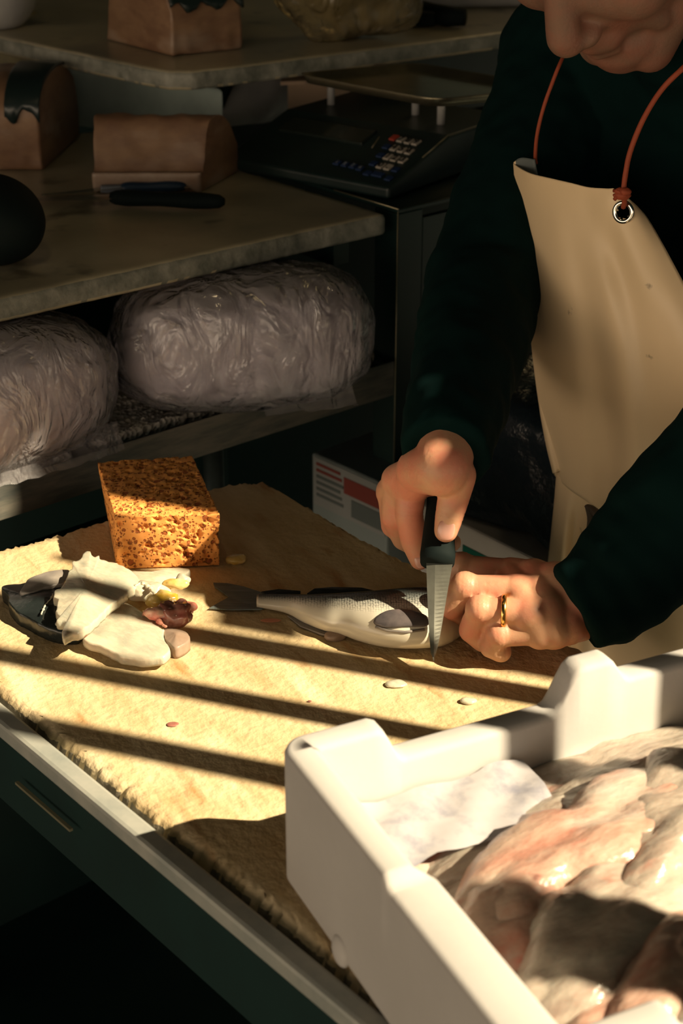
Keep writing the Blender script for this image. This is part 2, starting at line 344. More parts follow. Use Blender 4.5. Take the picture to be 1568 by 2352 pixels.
# ------------------------------------------------------------ the setting
def rect(x0, x1, y0, y1, z0, z1):
    bm = bmesh.new(); prism(bm, [(x0, y0), (x1, y0), (x1, y1), (x0, y1)], z0, z1); return bm
tag(obj('floor', rect(-6, 6, -6, 6, -.05, 0), M['floor'], smooth=False), kind='structure')
tag(obj('floor_street', rect(-6, 6, -7, -1.0, .0, .012), M['street'], smooth=False), kind='structure')
tag(obj('wall_back', rect(-3, 3, 4.0, 4.1, 0, 2.6), M['wall'], smooth=False), kind='structure')
tag(obj('wall_left', rect(-2.2, -2.1, .9, 4.0, 0, 2.6), M['wall'], smooth=False), kind='structure')
tag(obj('ceiling', rect(-3, 1.15, -.3, 4.1, 2.6, 2.64), M['wall'], smooth=False), kind='structure')

# side curtain and slatted rail out of view: sheet added and cut to shade the rear, rail stripes the board
def y0_at(x, y0): return y0 - .34*x                       # trace of a sunbeam that meets x=0 at y0 on the board
tp = empty('side_blocker', (.95, y0_at(.95, 1.6), 1.0), 'dark tarpaulin side curtain hanging at the right of the stall', 'curtain')
bm = bmesh.new(); x = .95; rows = []
edge = [(1.047, 1.69), (1.079, 1.69), (1.080, 1.885), (1.140, 1.885), (1.1402, 2.018), (1.2, 2.018), (1.2002, 2.6)]
for i in range(37):
    q, zt_ = edge[i] if i < 7 else (1.2 + (i-6)*.09, 2.6); dx = .02*math.sin(i*1.3) if i > 7 else 0; y = y0_at(x, q)
    rows.append([Vector((x+dx, y, 1.15)), Vector((x+dx*.6, y, 1.5)), Vector((x, y, zt_))])
grid(bm, rows); grid(bm, [[Vector((x, y0_at(x, q), z)) for z in (1.79, 1.8535)] for q in (1.040, 1.085)]); grid(bm, [[Vector((x, y0_at(x, q), z)) for z in (2.075, 2.6)] for q in (1.13, 1.21)])
o = obj('blocker_sheet', bm, M['dark_sheet'], tp); s = o.modifiers.new('solid', 'SOLIDIFY'); s.thickness = .003
rail = empty('slatted_rail', (.62, .5, 1.15), 'black vertical slat rail standing at the right edge of the stall', 'rail')
for y0, w in ((1.106, .010), (1.020, .025), (.943, .022), (.862, .026), (.692, .062)):
    x = .62; y = y0_at(x, y0); bm = bmesh.new(); prism(bm, [(x-.004, y-w/2), (x+.004, y-w/2), (x+.004, y+w/2), (x-.004, y+w/2)], 1.15, 1.675 if w < .011 else 1.475 if w > .06 else 2.0)
    obj('slat', bm, M['steel_black'], rail, False)
for z in (1.13, 2.0): obj('crossbar', rect(.61, .63, .35, .95, z, z+.03), M['steel_black'], rail, False)

# ------------------------------------------------------------ work table under the board
tb = empty('work_table', (.1, .95, 0), 'dark steel work table whose rim runs along the near edge of the cutting board', 'table')
E0 = Z(0, 1620, .88); E0.z = 0
def al(p, a, b): return p + NA*a + NB*b
def strip(a0, a1, b0, b1, z0, z1, base=E0):
    bm = bmesh.new(); prism(bm, [al(base, a0, b0), al(base, a1, b0), al(base, a1, b1), al(base, a0, b1)], z0, z1); return bm
bev(obj('rim', strip(-.30, .9, -.012, .003, .866, .8805), M['rim'], tb, False), .003)
obj('rim_face', strip(-.30, .9, -.010, -.002, .808, .8655), M['steel_black'], tb, False)
obj('rim_wear', strip(.045, .115, -.0175, -.0150, .845, .847), M['trim'], tb, False, label='bright scratched line on the rim')
obj('under_shelf', strip(-.3, .9, .02, .28, .40, .42), M['steel_black'], tb, False)
obj('support_deck', strip(-.3, .9, .03, .30, .80, .828), M['steel_black'], tb, False)
for a, b in ((-.25, .03), (.85, .03), (.85, .25), (-.25, .25)): obj('leg', strip(a, a+.035, b, b+.035, 0, .80), M['steel_black'], tb, False)

# ------------------------------------------------------------ cutting board
def board():
    raw = [Z(0, 1258, .88), Z(120, 1226, .88), Z(235, 1190, .88), Z(360, 1158, .88), Z(500, 1112, .88), Z(560, 1101, .88), Z(610, 1100, .88), Z(655, 1122, .88), Z(730, 1168, .88), Z(830, 1226, .88), Z(930, 1278, .88),
           Z(1100, 1370, .88), Z(1240, 1440, .88), Z(1350, 1490, .88), Z(1420, 1540, .88), Vector((.245, .93, 0)), Vector((.36, .78, 0)), Vector((.30, .68, 0)), Vector((.16, .50, 0))]
    raw = [Vector((p.x, p.y, 0)) for p in raw]
    fr = [al(E0, a, .006) for a in (.70, .45, .35, .25, .15, .05, -.05, -.12)]
    pts = raw[:-1] + [al(E0, .70, .12)] + fr + [al(E0, -.15, .03), Vector((-.37, 1.13, 0)), Vector((-.35, 1.17, 0))]
    pts = [Vector((p.x, p.y, 0)) for p in pts]
    # dense outline with a worn, splintered edge
    out = []
    for i in range(len(pts)):
        a, b = pts[i], pts[(i+1) % len(pts)]; n = max(2, int((b-a).length/.0022))
        for k in range(n): out.append(a.lerp(b, k/n))
    c = Vector((.0, .95, 0)); bm = bmesh.new()
    def ring(ins, z, rag):
        r = []
        for i, p in enumerate(out):
            t = (out[(i+4) % len(out)] - out[i-4]).normalized(); nn = Vector((-t.y, t.x, 0))
            if nn.dot(c-p) < 0: nn = -nn
            j = rag*(.5+.8*nz(p, 160, 3)+.9*nz(p, 380, 6)+.5*nz(p, 30, 1))
            r.append(Vector((p.x, p.y, z + (.35*rag*nz(p, 120, 8)))) + nn*(ins+j))
        return r
    def ring2(ins, z): return [Vector((p.x, p.y, z)) + (c-p).normalized()*ins for p in out]
    R = grid(bm, [ring(.001, .828, .001), ring(.0, .868, .001), ring(.002, .876, .0025), ring(.006, .880, .0035), ring2(.016, .880)], True)
    bm.faces.new(R[-1]); bm.faces.new(R[0][::-1])
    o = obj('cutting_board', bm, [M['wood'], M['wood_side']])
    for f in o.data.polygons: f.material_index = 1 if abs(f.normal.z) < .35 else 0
    for f in o.data.polygons:
        if len(f.vertices) > 10: f.use_smooth = False
    tag(o, 'large worn wooden cutting board striped with sun and shadow', 'cutting board')
board()

# small marks and scraps on the board
def scrap(name, px, py, w, d, h, m, label, cat, off, group=None, z=.8805, sub_=3):
    bm = bmesh.new(); c = Z(px, py, z); c.z = z + h*.3
    blob(bm, c, w, d, h*.7, amp=.25*min(w, d), fr=180, sub_=sub_, off=off); tag(obj(name, bm, m), label, cat, group)
scrap('fat_scrap', 541, 1290, .009, .007, .006, M['gut_yellow'], 'yellowish fat scrap right of the orange sponge', 'fish scrap', 1)
scrap('fish_scrap', 908, 1573, .008, .005, .003, M['flesh'], 'clear wet fish scrap on the dark stripe below the knife tip', 'fish scrap', 2)
scrap('fish_scrap', 1075, 1612, .006, .004, .003, M['flesh'], 'clear wet fish scrap near the upper edge of the white fish box', 'fish scrap', 3)
scrap('blood_spot', 396, 1664, .0045, .0030, .0007, M['gut_red'], 'small red blood spot on the sunlit board below the fillets', 'blood spot', 4)
scrap('blood_spot', 711, 1611, .0015, .001, .0007, M['gut_red'], 'tiny dark red blood spot between two shadow stripes', 'blood spot', 5)
scrap('blood_spot', 622, 1425, .008, .003, .0005, mat('thin_blood', (.72, .30, .17), .4), 'faint pink blood smear below the tail of the whole fish', 'blood spot', 6)
scrap('fish_scrap', 770, 1466, .0085, .0045, .006, M['sword_pale'], 'pinkish gut end poking out under the belly of the whole fish', 'fish scrap', 7)

# ------------------------------------------------------------ sponge
def sponge():
    top = [Z(265, 1188, .926), Z(504, 1182, .926), Z(441, 1047, .928), Z(223, 1061, .928)]
    botm = [Z(268, 1307, .881), Z(503, 1298, .881), None, None]
    botm[2] = Vector((top[2].x+.002, top[2].y-.004, .881)); botm[3] = Vector((top[3].x+.006, top[3].y-.004, .881))
    bm = bmesh.new(); n = 40
    def bil(a, b, c, d, u, v): return a*(1-u)*(1-v) + b*u*(1-v) + c*u*v + d*(1-u)*v
    faces = [(top[0], top[1], top[2], top[3]), (botm[0], botm[3], botm[2], botm[1]), (botm[0], botm[1], top[1], top[0]), (botm[1], botm[2], top[2], top[1]), (botm[2], botm[3], top[3], top[2]), (botm[3], botm[0], top[0], top[3])]
    for q in faces: grid(bm, [[bil(*q, i/n, j/n) for i in range(n+1)] for j in range(n+1)])
    bmesh.ops.remove_doubles(bm, verts=bm.verts[:], dist=.0003)
    c = sum(top+botm, Vector())/8
    bmesh.ops.subdivide_edges(bm, edges=bm.edges[:], cuts=1, use_grid_fill=True)
    bm.normal_update()
    for v in bm.verts:
        p = v.co.copy(); q = p + Vector(noise.noise_vector(p*60))*.006
        d = 0
        for sc, a in ((130, .0040), (235, .0018)):
            dd, pts = noise.voronoi(q*sc); cell = (math.sin(pts[0].x*12.9+pts[0].y*78.2+pts[0].z*37.7)*43758.5) % 1
            d -= a*max(0, 1-dd[0]/(.12+.42*cell))**.7 * (cell > .25)
        if p.z > .883: v.co = p + v.normal*(d + .0006*nz(p, 140))
    o = obj('sponge', bm, M['wax']); tag(o, 'orange porous block sponge half in sun on the cutting board', 'sponge')
sponge()

# ------------------------------------------------------------ rear counter unit
cu = empty('steel_shelf_unit', (-.1, 1.5, 0), 'black steel shelf unit carrying the marble slab, with a bent front lip', 'shelf unit')
LP0, LP1 = Z(0, 1105, .90), Z(905, 830, .90); LP0.z = LP1.z = 0
LB = (LP1-LP0).normalized(); LN = Vector((LB.y, -LB.x, 0))          # LN points to the camera side
if LN.y > 0: LN = -LN
def al2(a, b): return LP0 + LB*a + LN*b
def strip2(a0, a1, b0, b1, z0, z1):
    bm = bmesh.new(); prism(bm, [al2(a0, b0), al2(a1, b0), al2(a1, b1), al2(a0, b1)], z0, z1); return bm
LL = (LP1-LP0).length
bev(obj('shelf_lip', strip2(-.3, LL, -.0015, .0, .862, .900), M['steel_lip'], cu, False), .0005)
obj('shelf_plate', strip2(-.3, LL, -.42, -.0015, .885, .890), M['steel_black'], cu, False)
PC = Z(913, 492, 1.055); PC.z = 0
pb = bmesh.new(); prism(pb, [PC, PC - NA*.035, PC - NA*.035 + LB*.035, PC + LB*.035], 0, 1.055); bev(obj('corner_post', pb, M['steel_black'], cu, False), .0012)
pb = bmesh.new(); prism(pb, [PC + LB*.0355, PC - NA*.008 + LB*.0355, PC - NA*.008 + LB*.75, PC + LB*.75], .0, 1.045); obj('side_panel', pb, M['steel_black'], cu, False)
pb = bmesh.new(); prism(pb, [PC + NA*.001, PC - NA*.30, PC - NA*.30 + LB*.50, PC + LB*.50 + NA*.001], 1.0555, 1.060); bev(obj('top_plate', pb, M['steel_black'], cu, False), .001)
pb = bmesh.new(); tube(pb, [PC + UP*1.0602 + NA*.001, PC + UP*1.0602 - NA*.10], .0006, 6); obj('edge_line', pb, M['trim'], cu, label='bare metal worn line on the edge of the top')  # thin pale metal tube laid along the edge
pb = bmesh.new(); tube(pb, [PC + UP*.70 + NA*.0002, PC + UP*1.058 + NA*.0002], .0005, 6); obj('edge_line', pb, M['trim'], cu, label='bare metal worn line down the corner post')
pb = bmesh.new(); tube(pb, [al2(.30, -.10)+UP*.0, al2(.30, -.10)+UP*.885], .011, 16); obj('leg', pb, M['steel'], cu)
pb = bmesh.new(); tube(pb, [al2(-.25, -.05), al2(-.25, -.05)+UP*.885], .011, 16); obj('leg', pb, M['steel'], cu)
obj('back_panel', strip2(-.3, LL+.05, -.425, -.42, 0, 1.03), M['steel_black'], cu, False)

def marble(name, corner_pts, z0, z1, label):
    bm = bmesh.new(); out = []
    n = len(corner_pts)
    for i in range(n):
        a, b = Vector(corner_pts[i]), Vector(corner_pts[(i+1) % n]); a.z = b.z = 0; k = max(2, int((b-a).length/.006))
        for j in range(k): out.append(a.lerp(b, j/k))
    c = sum(out, Vector())/len(out)
    def ring(ins, z, r): return [Vector((p.x, p.y, z)) + (c-p).normalized()*(ins + r*(nz(p, 130, 2)+.6*nz(p, 40, 5))) for p in out]
    R = grid(bm, [ring(.002, z0, .001), ring(.0, z0+.003, .0015), ring(0, z1-.005, .0015), ring(.0015, z1-.0015, .002), ring(.005, z1, .0015), ring(.012, z1, 0)], True)
    bm.faces.new(R[-1]); bm.faces.new(R[0][::-1])
    o = obj(name, bm, [M['marble'], M['marble_edge']])
    for f in o.data.polygons:
        f.material_index = 1 if abs(f.normal.z) < .5 else 0
        if len(f.vertices) > 10: f.use_smooth = False
    tag(o, label, 'counter slab'); return o
MR = Z(884, 489, 1.06); ML = Z(0, 684, 1.06); d = (ML-MR).normalized()
marble('marble_slab', [MR, MR + d*.75, MR + d*.75 - NA*.55, MR - NA*.50], 1.038, 1.0595, 'lower marble counter slab with two knives lying on it')
# supports of the slab
for a in (.40, -.2): obj('slab_bearer', strip2(a, a+.02, -.41, -.02, 1.012, 1.0375), M['steel_black'], cu, False)
UC = Z(405, 170, 1.17)
# upper slab with a rounded corner
dA, dB = (Z(0, 85, 1.17)-UC).normalized(), (Z(1180, 70, 1.17)-UC).normalized()
rc = [UC + dA*.06, UC + dA*.02 + dB*.004, UC + dA*.004+dB*.02, UC + dB*.07]
marble('marble_slab', rc + [UC + dB*.9, UC + dB*.9 + dA*.8, UC + dA*.8], 1.150, 1.1695, 'upper marble counter slab at the back under the topmost fish block')
us = empty('counter_stand', (UC.x, UC.y+.3, 0), 'dark stand under the upper marble slab', 'stand')
pb = bmesh.new(); q = UC + dA*.20 + dB*.20; prism(pb, [q, q+dB*.75, q+dB*.75+dA*.6, q+dA*.6], 0, 1.149); obj('cabinet', pb, M['steel_black'], us, False)

# ------------------------------------------------------------ wrapped frozen bundles on the shelf
def bundle(p0, p1, r, rz, name, label, seed, hang):
    p0, p1 = Vector(p0), Vector(p1); ax = (p1-p0).normalized(); s = ax.cross(UP).normalized(); L = (p1-p0).length; c = (p0+p1)/2
    e = empty(name, (c.x, c.y, .901), label, 'frozen bundle', 'frozen bundles wrapped in clear plastic')
    bm = bmesh.new(); blob(bm, c, L/2, r*.93, rz*.93, ax, s, UP, amp=.004, fr=9, sub_=6, off=seed, power=3.4)
    for v in bm.verts:
        v.co += (v.co-c).normalized()*(.0022*nz(v.co, 60, seed))
    obj('frozen_block', bm, M['frozen'], e)
    bm = bmesh.new(); blob(bm, c, L/2+.012, r+.004, rz+.003, ax, s, UP, amp=.004, fr=9, sub_=6, off=seed, power=2.9)
    for v in bm.verts:
        q = v.co-c; rel = q.dot(ax)/(L/2)
        v.co += q.normalized()*(.0035*abs(nz(v.co, 38, seed+3))*(1+rel*rel))
        if v.co.z < .9015: v.co.z = .9015 + .001*nz(v.co, 50)
    obj('plastic_wrap', bm, M['film'], e)
    # gathered loose film at the low front
    bm = bmesh.new(); rows = []
    for i in range(26):
        a = i/25; q = c + ax*((a-.5)*L*hang[1]+hang[0]) - s*0
        rows.append([q + LN*(r*.75 + k*.002) + UP*(-rz*.55 - (c.z-rz*.55-.905)*(k/6)**.7 + .0035*nz(q*1 + UP*k*.01, 70, seed)) for k in range(7)])
    grid(bm, rows); obj('loose_film', bm, M['film_soft'], e)
a0, a1 = Z(345, 790, .968), Z(775, 752, .968)
sc_ = (a1-a0).normalized()
bundle(a0 - sc_*.024, a1 + sc_*.020, .064, .064, 'frozen_bundle', 'longer plastic-wrapped frozen bundle on the shelf, right of the other one', 2, (.03, .4))
b1 = Z(150, 860, .966); bundle(b1 - LB*.24 - LN*.0, b1 + LB*.028, .066, .065, 'frozen_bundle', 'plastic-wrapped frozen bundle cut off by the left edge of the photo', 9, (.06, .5))
# crumbling foam sheet under them
def poly_slab(px, z, th, m, name, label, cat, amp=.003, n=160):
    P = closed([Z(*p, z) for p in px], n); c = sum(P, Vector())/n; bm = bmesh.new()
    def ring(s, zz, a): return [Vector((c.x+(p.x-c.x)*s, c.y+(p.y-c.y)*s, zz + a*nz(p*s, 200, 4))) + (p-c).normalized()*(amp*nz(p, 150, 2)) for p in P]
    rs = [ring(1, z, 0), ring(1, z+th*.8, .002)] + [ring(s, z+th, .004) for s in (.97, .93, .88, .82, .75, .66, .55, .4, .25, .1)]
    R = grid(bm, rs, True); bm.faces.new(R[-1]); bm.faces.new(R[0][::-1]); tag(obj(name, bm, m), label, cat)
poly_slab([(170, 985), (215, 1035), (300, 1012), (420, 975), (620, 912), (840, 850), (820, 800), (600, 800), (400, 850), (230, 930)], .8905, .010, M['foam_crumb'], 'foam_sheet', 'crumbling grey foam sheet under the longer wrapped bundle', 'foam sheet')
poly_slab([(-60, 1095), (-20, 1050), (60, 1035), (120, 1035), (165, 1060), (90, 1080), (20, 1102)], .8905, .008, M['foam_crumb'], 'foam_sheet', 'flat grey foam piece at the left end of the shelf', 'foam sheet')

# ------------------------------------------------------------ fish blocks on the counters
def fish_block(base, h, name, label, front_skin, shape, seed, z):
    """base: four footprint points (front-left, front-right, back-right, back-left); rounded loaf section"""
    P = [Vector((p.x, p.y, z)) for p in base]; c = sum(P, Vector())/4
    e = empty(name, c, label, 'fish block', 'swordfish blocks on the marble counters')
    bm = bmesh.new(); rows = []; nu = 28
    fl, fr_, br, bl = P
    sec = shape                                            # (depth 0..1, height 0..1)
    prof = spline([Vector((a, 0, b)) for a, b in sec], 34)
    for i in range(nu+1):
        u = i/nu; row = []
        for q in prof:
            p = (fl.lerp(fr_, u)).lerp(bl.lerp(br, u), q.x) + UP*(h*q.z)
            p += UP*(.0022*nz(p, 45, seed)) + (p-c).normalized()*(.002*nz(p, 70, seed+3)); p.z = max(p.z, z+.0003); row.append(p)
        rows.append(row)
    V = grid(bm, rows); bm.faces.new(V[0][::-1]); bm.faces.new(V[-1])
    for i in range(nu): bm.faces.new((V[i][0], V[i+1][0], V[i+1][-1], V[i][-1]))
    bev(obj('flesh', bm, M['swordfish'], e), .003, 2)
    if front_skin:
        u0, u1, s0, s1, m, lb = front_skin
        bm = bmesh.new(); rows = []
        for i in range(25):
            u = u0+(u1-u0)*i/24; row = []
            for k in range(9):
                t = s0+(s1-s0)*k/8 + (.035*nz(Vector((u*3, k*.2, seed)), 3) + .03*math.sin(u*17)) * (1 if k in (0,) else .2)
                t = min(max(t, 0), .999); j = t*33; a = prof[int(j)].lerp(prof[min(int(j)+1, 33)], j-int(j))
                p = (fl.lerp(fr_, u)).lerp(bl.lerp(br, u), a.x) + UP*(h*a.z)
                row.append(p + (p-c).normalized()*.0045)
            rows.append(row)
        grid(bm, rows); o = obj('skin', bm, m, e, label=lb); s = o.modifiers.new('solid', 'SOLIDIFY'); s.thickness = .0035; s.offset = -1
# middle block: long side to camera
zc = 1.0597
fb = [Z(218, 440, zc), Z(464, 440, zc), Z(464, 440, zc) + Vector((.035, .085, 0)), Z(218, 440, zc) + Vector((.0, .095, 0))]
fish_block(fb, .072, 'swordfish_block', 'pale block of swordfish behind the two knives on the lower slab', (.02, .97, .0, .17, M['sword_pale'], 'pale fleshy rim along the foot'),
           [(0, 0), (-.02, .25), (.04, .30), (.12, .6), (.22, .92), (.34, 1.0), (.5, .98), (.75, .8), (.95, .4), (1, 0)], 3, zc)
fb = [Z(-90, 392, zc), Z(100, 392, zc), Z(178, 325, zc)+Vector((0, .02, 0)), Z(-60, 320, zc)+Vector((0, .02, 0))]
fish_block(fb, .098, 'swordfish_block', 'dark-skinned block of swordfish cut off by the left edge of the photo', (.60, 1.0, .22, .66, M['sword_skin'], 'black skin with finger-like notches'),
           [(0, 0), (-.02, .4), (.0, .75), (.2, .95), (.5, 1.0), (.8, .9), (1.0, .6), (1.02, 0)], 5, zc)
zu = 1.1697
fb = [Z(395, 131, zu), Z(556, 113, zu), Z(520, 60, zu), Z(245, 92, zu)]
fish_block(fb, .085, 'swordfish_block', 'block of swordfish with a black skin band on the upper slab', (.04, 1.0, .30, .50, M['sword_skin'], 'black skin band'),
           [(0, 0), (-.01, .3), (.0, .55), (.1, .85), (.3, 1.0), (.6, 1.0), (.9, .7), (1.0, 0)], 8, zu)

# ------------------------------------------------------------ knives on the slab
def knife(p0, p1, hl, hw, ht, bw, name, label, hm, seg=20, ferrule=False):
    """p0 handle butt, p1 blade tip; lying flat"""
    p0, p1 = Vector(p0), Vector(p1); L = (p1-p0).length; ax = (p1-p0).normalized(); s = ax.cross(UP).normalized()
    e = empty(name, p0, label, 'knife'); bm = bmesh.new()
    w = [.72, .95, 1.0, .9, .82, .9, 1.0, .78]; pts = [p0 + ax*(hl*k/7) + UP*(ht*.55) for k in range(8)]
    P = spline(pts, 24); WW = [hw*w[int(i/23.01*7)]*(1-(i/23.01*7) % 1) + hw*w[min(int(i/23.01*7)+1, 7)]*((i/23.01*7) % 1) for i in range(24)]
    WW[0] *= .6; WW[-1] *= .75
    tube(bm, P, WW, 14, flat=ht/(2*hw)); obj('handle', bm, hm, e)
    if ferrule:
        bm = bmesh.new(); obox(bm, p0 + ax*(hl+.010) + UP*ht*.5, ax, s, UP, .022, hw*1.3, ht*.6); bev(obj('bolster', bm, M['ink_pale'], e, False), .0015)
    bm = bmesh.new(); rows = []
    for i in range(22):
        t = i/21; a = hl*.97 + (L-hl*.97)*t; wv = bw*(1-t**3)**.7 if t < 1 else 0
        c = p0 + ax*a + UP*(ht*.5*(1-t)+.0015)
        rows.append([c - s*(wv*.5), c + UP*.0008, c + s*(wv*.5 - bw*.15*t), c - UP*.0008])
    V = grid(bm, rows, True); bm.faces.new(V[0]); obj('blade', bm, M['blade'], e, False); return e
zk = 1.0600
knife(Z(516, 484, zk), Z(-60, 462, zk), .118, .0095, .017, .022, 'butcher_knife', 'large knife with a black handle, nearest on the lower slab', M['rubber'])
knife(Z(428, 441, zk), Z(95, 451, zk), .068, .007, .012, .014, 'boning_knife', 'smaller knife with a blue handle in front of the pale fish block', M['blue'], ferrule=True)

# ------------------------------------------------------------ weighing scale
def scale_obj():
    K = Z(892, 463, 1.0602); Wd = Vector((-.80, .60, 0)).normalized(); D = Vector((Wd.y, -Wd.x, 0))
    if D.y < 0: D = -D
    K.z = 0
    wd = (Z(512, 390, 1.0602)-Z(892, 463, 1.0602)).length
    e = empty('weighing_scale', K + Wd*wd/2 + D*.12 + UP*1.0602, 'black digital weighing scale with a number keypad and steel tray', 'scale')
    def q(a, b, z): return K + Wd*a + D*b + UP*z
    zb, zf, zt = 1.0602, 1.074, 1.108; pd = (Z(1003, 306, zt) - K).dot(D)
    bm = bmesh.new()
    A = [[q(a, b, z) for b, z in ((0, zb+.002), (0, zf), (pd, zt), (pd+.13, zt), (pd+.14, zb+.002))] for a in (0, wd)]
    va = [bm.verts.new(p) for p in A[0]]; vb = [bm.verts.new(p) for p in A[1]]
    bm.faces.new(va); bm.faces.new(vb[::-1])
    for i in range(5): bm.faces.new((va[i], va[(i+1) % 5], vb[(i+1) % 5], vb[i]))
    bev(obj('body', bm, M['scale'], e, False), .003, 3)
    p0 = q(0, 0, zf); dl = (q(0, pd, zt)-q(0, 0, zf)).normalized(); nrm = Wd.cross(dl).normalized()
    if nrm.z < 0: nrm = -nrm
    def on(px, py): return onplane(px, py, p0 + nrm*.0006, nrm)
    for x0, x1, nm in ((.26, .66, 'display'),):
        bm = bmesh.new(); obox(bm, q(wd*.63, pd*.72, zf+(zt-zf)*.72)+nrm*.001, Wd, dl, nrm, wd*.52, .030, .004); bev(obj('display', bm, M['glass'], e, False), .001)
    bm = bmesh.new(); tube(bm, [on(855, 345)+nrm*.003, on(872, 320)+nrm*.003], .0006, 6); obj('display_edge', bm, M['trim'], e, label='bright reflection-worn display frame edge')  # thin pale metal tube beside the display
    bm = bmesh.new(); tube(bm, [q(.0, pd*.55, zf+(zt-zf)*.55)+nrm*.0015, q(.0, pd*.98, zf+(zt-zf)*.98)+nrm*.0015], .0005, 6); obj('edge_line', bm, M['trim'], e, label='worn bright edge beside the keypad')
    rowv = (on(956, 329)-on(922, 322)).normalized()
    keys = [(905, 318, 'r', ''), (922, 322, 'w', '7'), (939, 326, 'w', '8'), (956, 329, 'w', '9'), (906, 342, 'w', '4'), (923, 346, 'w', '5'), (940, 350, 'w', '6'), (891, 362, 'w', '1'), (907, 366, 'w', '2'), (925, 370, 'w', '3'),
            (875, 382, 'w', '0'), (892, 386, 'w', '.'), (888, 338, 'b', ''), (874, 358, 'b', ''), (858, 377, 'b', ''), (909, 391, 'b', ''), (844, 399, 'b', ''), (868, 402, 'b', ''), (893, 411, 'b', ''),
            (775, 375, 'b', '1'), (793, 379, 'b', '2'), (811, 383, 'b', '3'), (827, 388, 'b', '4')]
    colv = nrm.cross(rowv).normalized()
    if colv.dot(D) < 0: colv = -colv
    for px, py, k, t in keys:
        c = on(px, py); bm = bmesh.new(); obox(bm, c + nrm*.0008, rowv, colv, nrm, .0078 if px != 868 else .014, .0105 if k != 'b' else .0085, .0022)
        kk = bev(obj('key', bm, M['key_'+k], e, False), .0008)
        if t:
            cu_ = bpy.data.curves.new('t', 'FONT'); cu_.body = t; cu_.size = .0115 if k == 'w' else .007; cu_.align_x = 'CENTER'; cu_.align_y = 'CENTER'; cu_.extrude = .0002; cu_.offset = .00025
            to = bpy.data.objects.new('t', cu_); COL.objects.link(to); dg = bpy.context.evaluated_depsgraph_get(); dg.update()
            me = bpy.data.meshes.new_from_object(to.evaluated_get(dg)); bpy.data.objects.remove(to)
            R = Matrix((rowv, colv, rowv.cross(colv))).transposed().to_4x4(); me.transform(Matrix.Translation(c+nrm*.0022) @ R)
            if rowv.cross(colv).z < 0: me.flip_normals()
            obj('numeral', me, M['ink' if k == 'w' else 'ink_pale'], kk, False)
    # four tray posts and tray
    zt2 = 1.160; Q = [Z(1000, 238, zt2), Z(680, 178, zt2), Z(955, 153, zt2)]; Q.append(Q[0]+Q[2]-Q[1])
    cc = sum(Q, Vector())/4
    for px, py in ((1012, 285), (760, 240)):
        p = Z(px, py, zt-.0); bm = bmesh.new(); tube(bm, [p, p+UP*(zt2-zt-.004)], .0045, 14, up=Vector((1, 0, 0))); obj('tray_support', bm, M['white_pl'], e)
    for i in (2, 3):
        p = Q[i].lerp(cc, .05 if i == 2 else .06); bm = bmesh.new(); tube(bm, [Vector((p.x, p.y, zt-.002)), Vector((p.x, p.y, zt2-.004))], .0045, 14, up=Vector((1, 0, 0))); obj('tray_support', bm, M['white_pl'], e)
    bm = bmesh.new()
    def rr(s, z, rad):
        out = []
        for i in range(4):
            a, b, c = Q[i-1], Q[i], Q[(i+1) % 4]; b = cc.lerp(b, s); a = cc.lerp(a, s); c = cc.lerp(c, s)
            p = b + (a-b).normalized()*rad; r = b + (c-b).normalized()*rad
            for k in range(7):
                t = k/6; out.append(((1-t)**2*p + 2*t*(1-t)*b + t*t*r)*1.0)
        return [Vector((p.x, p.y, z)) for p in out]
    R = grid(bm, [rr(.97, zt2-.004, .02), rr(1.0, zt2+.004, .02), rr(1.02, zt2+.0045, .02), rr(.985, zt2+.0035, .02), rr(.90, zt2-.003, .018), rr(.6, zt2-.003, .01)], True)
    bm.faces.new(R[-1])
    o = obj('tray', bm, M['tray'], e); s = o.modifiers.new('solid', 'SOLIDIFY'); s.thickness = .001
    for a, b in ((.02, .02), (wd-.02, .02), (.02, pd+.11), (wd-.02, pd+.11)):
        bm = bmesh.new(); tube(bm, [q(a, b, zb), q(a, b, zb+.004)], .008, 12, up=Vector((1, 0, 0))); obj('foot', bm, M['rubber'], e)
scale_obj()
# ------------------------------------------------------------ more things on and behind the counters
def lump(name, px, py, z, w, d, h, m, label, cat, seed, amp=.01, fr=14, power=2.2, yaw=0):
    c = Z(px, py, z); c.z = z + h*.9; bm = bmesh.new(); ax = Vector((math.cos(yaw), math.sin(yaw), 0)); ay = Vector((-ax.y, ax.x, 0))
    blob(bm, c, w, d, h, ax, ay, amp=amp, fr=fr, sub_=5, off=seed, power=power)
    for v in bm.verts: v.co.z = max(v.co.z, z+.0004)
    return tag(obj(name, bm, m), label, cat)
lump('black_bundle', -18, 590, 1.0597, .048, .062, .040, M['rubber'], 'black rounded bundle at the left edge of the lower slab', 'bundle', 1, .003, power=2.0, yaw=.7)
lump('white_tub', -10, 60, zu, .052, .05, .06, M['white_pl'], 'white rounded tub at the left edge of the upper slab', 'tub', 2, .002, power=2.6)
pbg = Z(790, 85, zu); pe = empty('plastic_bag', pbg, 'cloudy yellowish plastic bag standing on the upper slab', 'plastic bag')
bm = bmesh.new(); blob(bm, pbg + UP*.052, .088, .055, .055, amp=.024, fr=15, sub_=5, off=3)
for v in bm.verts: v.co.z = max(v.co.z, zu+.0005)
obj('bag_film', bm, M['bag_yellow'], pe)
bm = bmesh.new(); blob(bm, pbg + UP*.042 + Vector((.01, .004, 0)), .062, .038, .038, amp=.014, fr=18, sub_=4, off=5)
obj('contents', bm, M['olive'], pe)
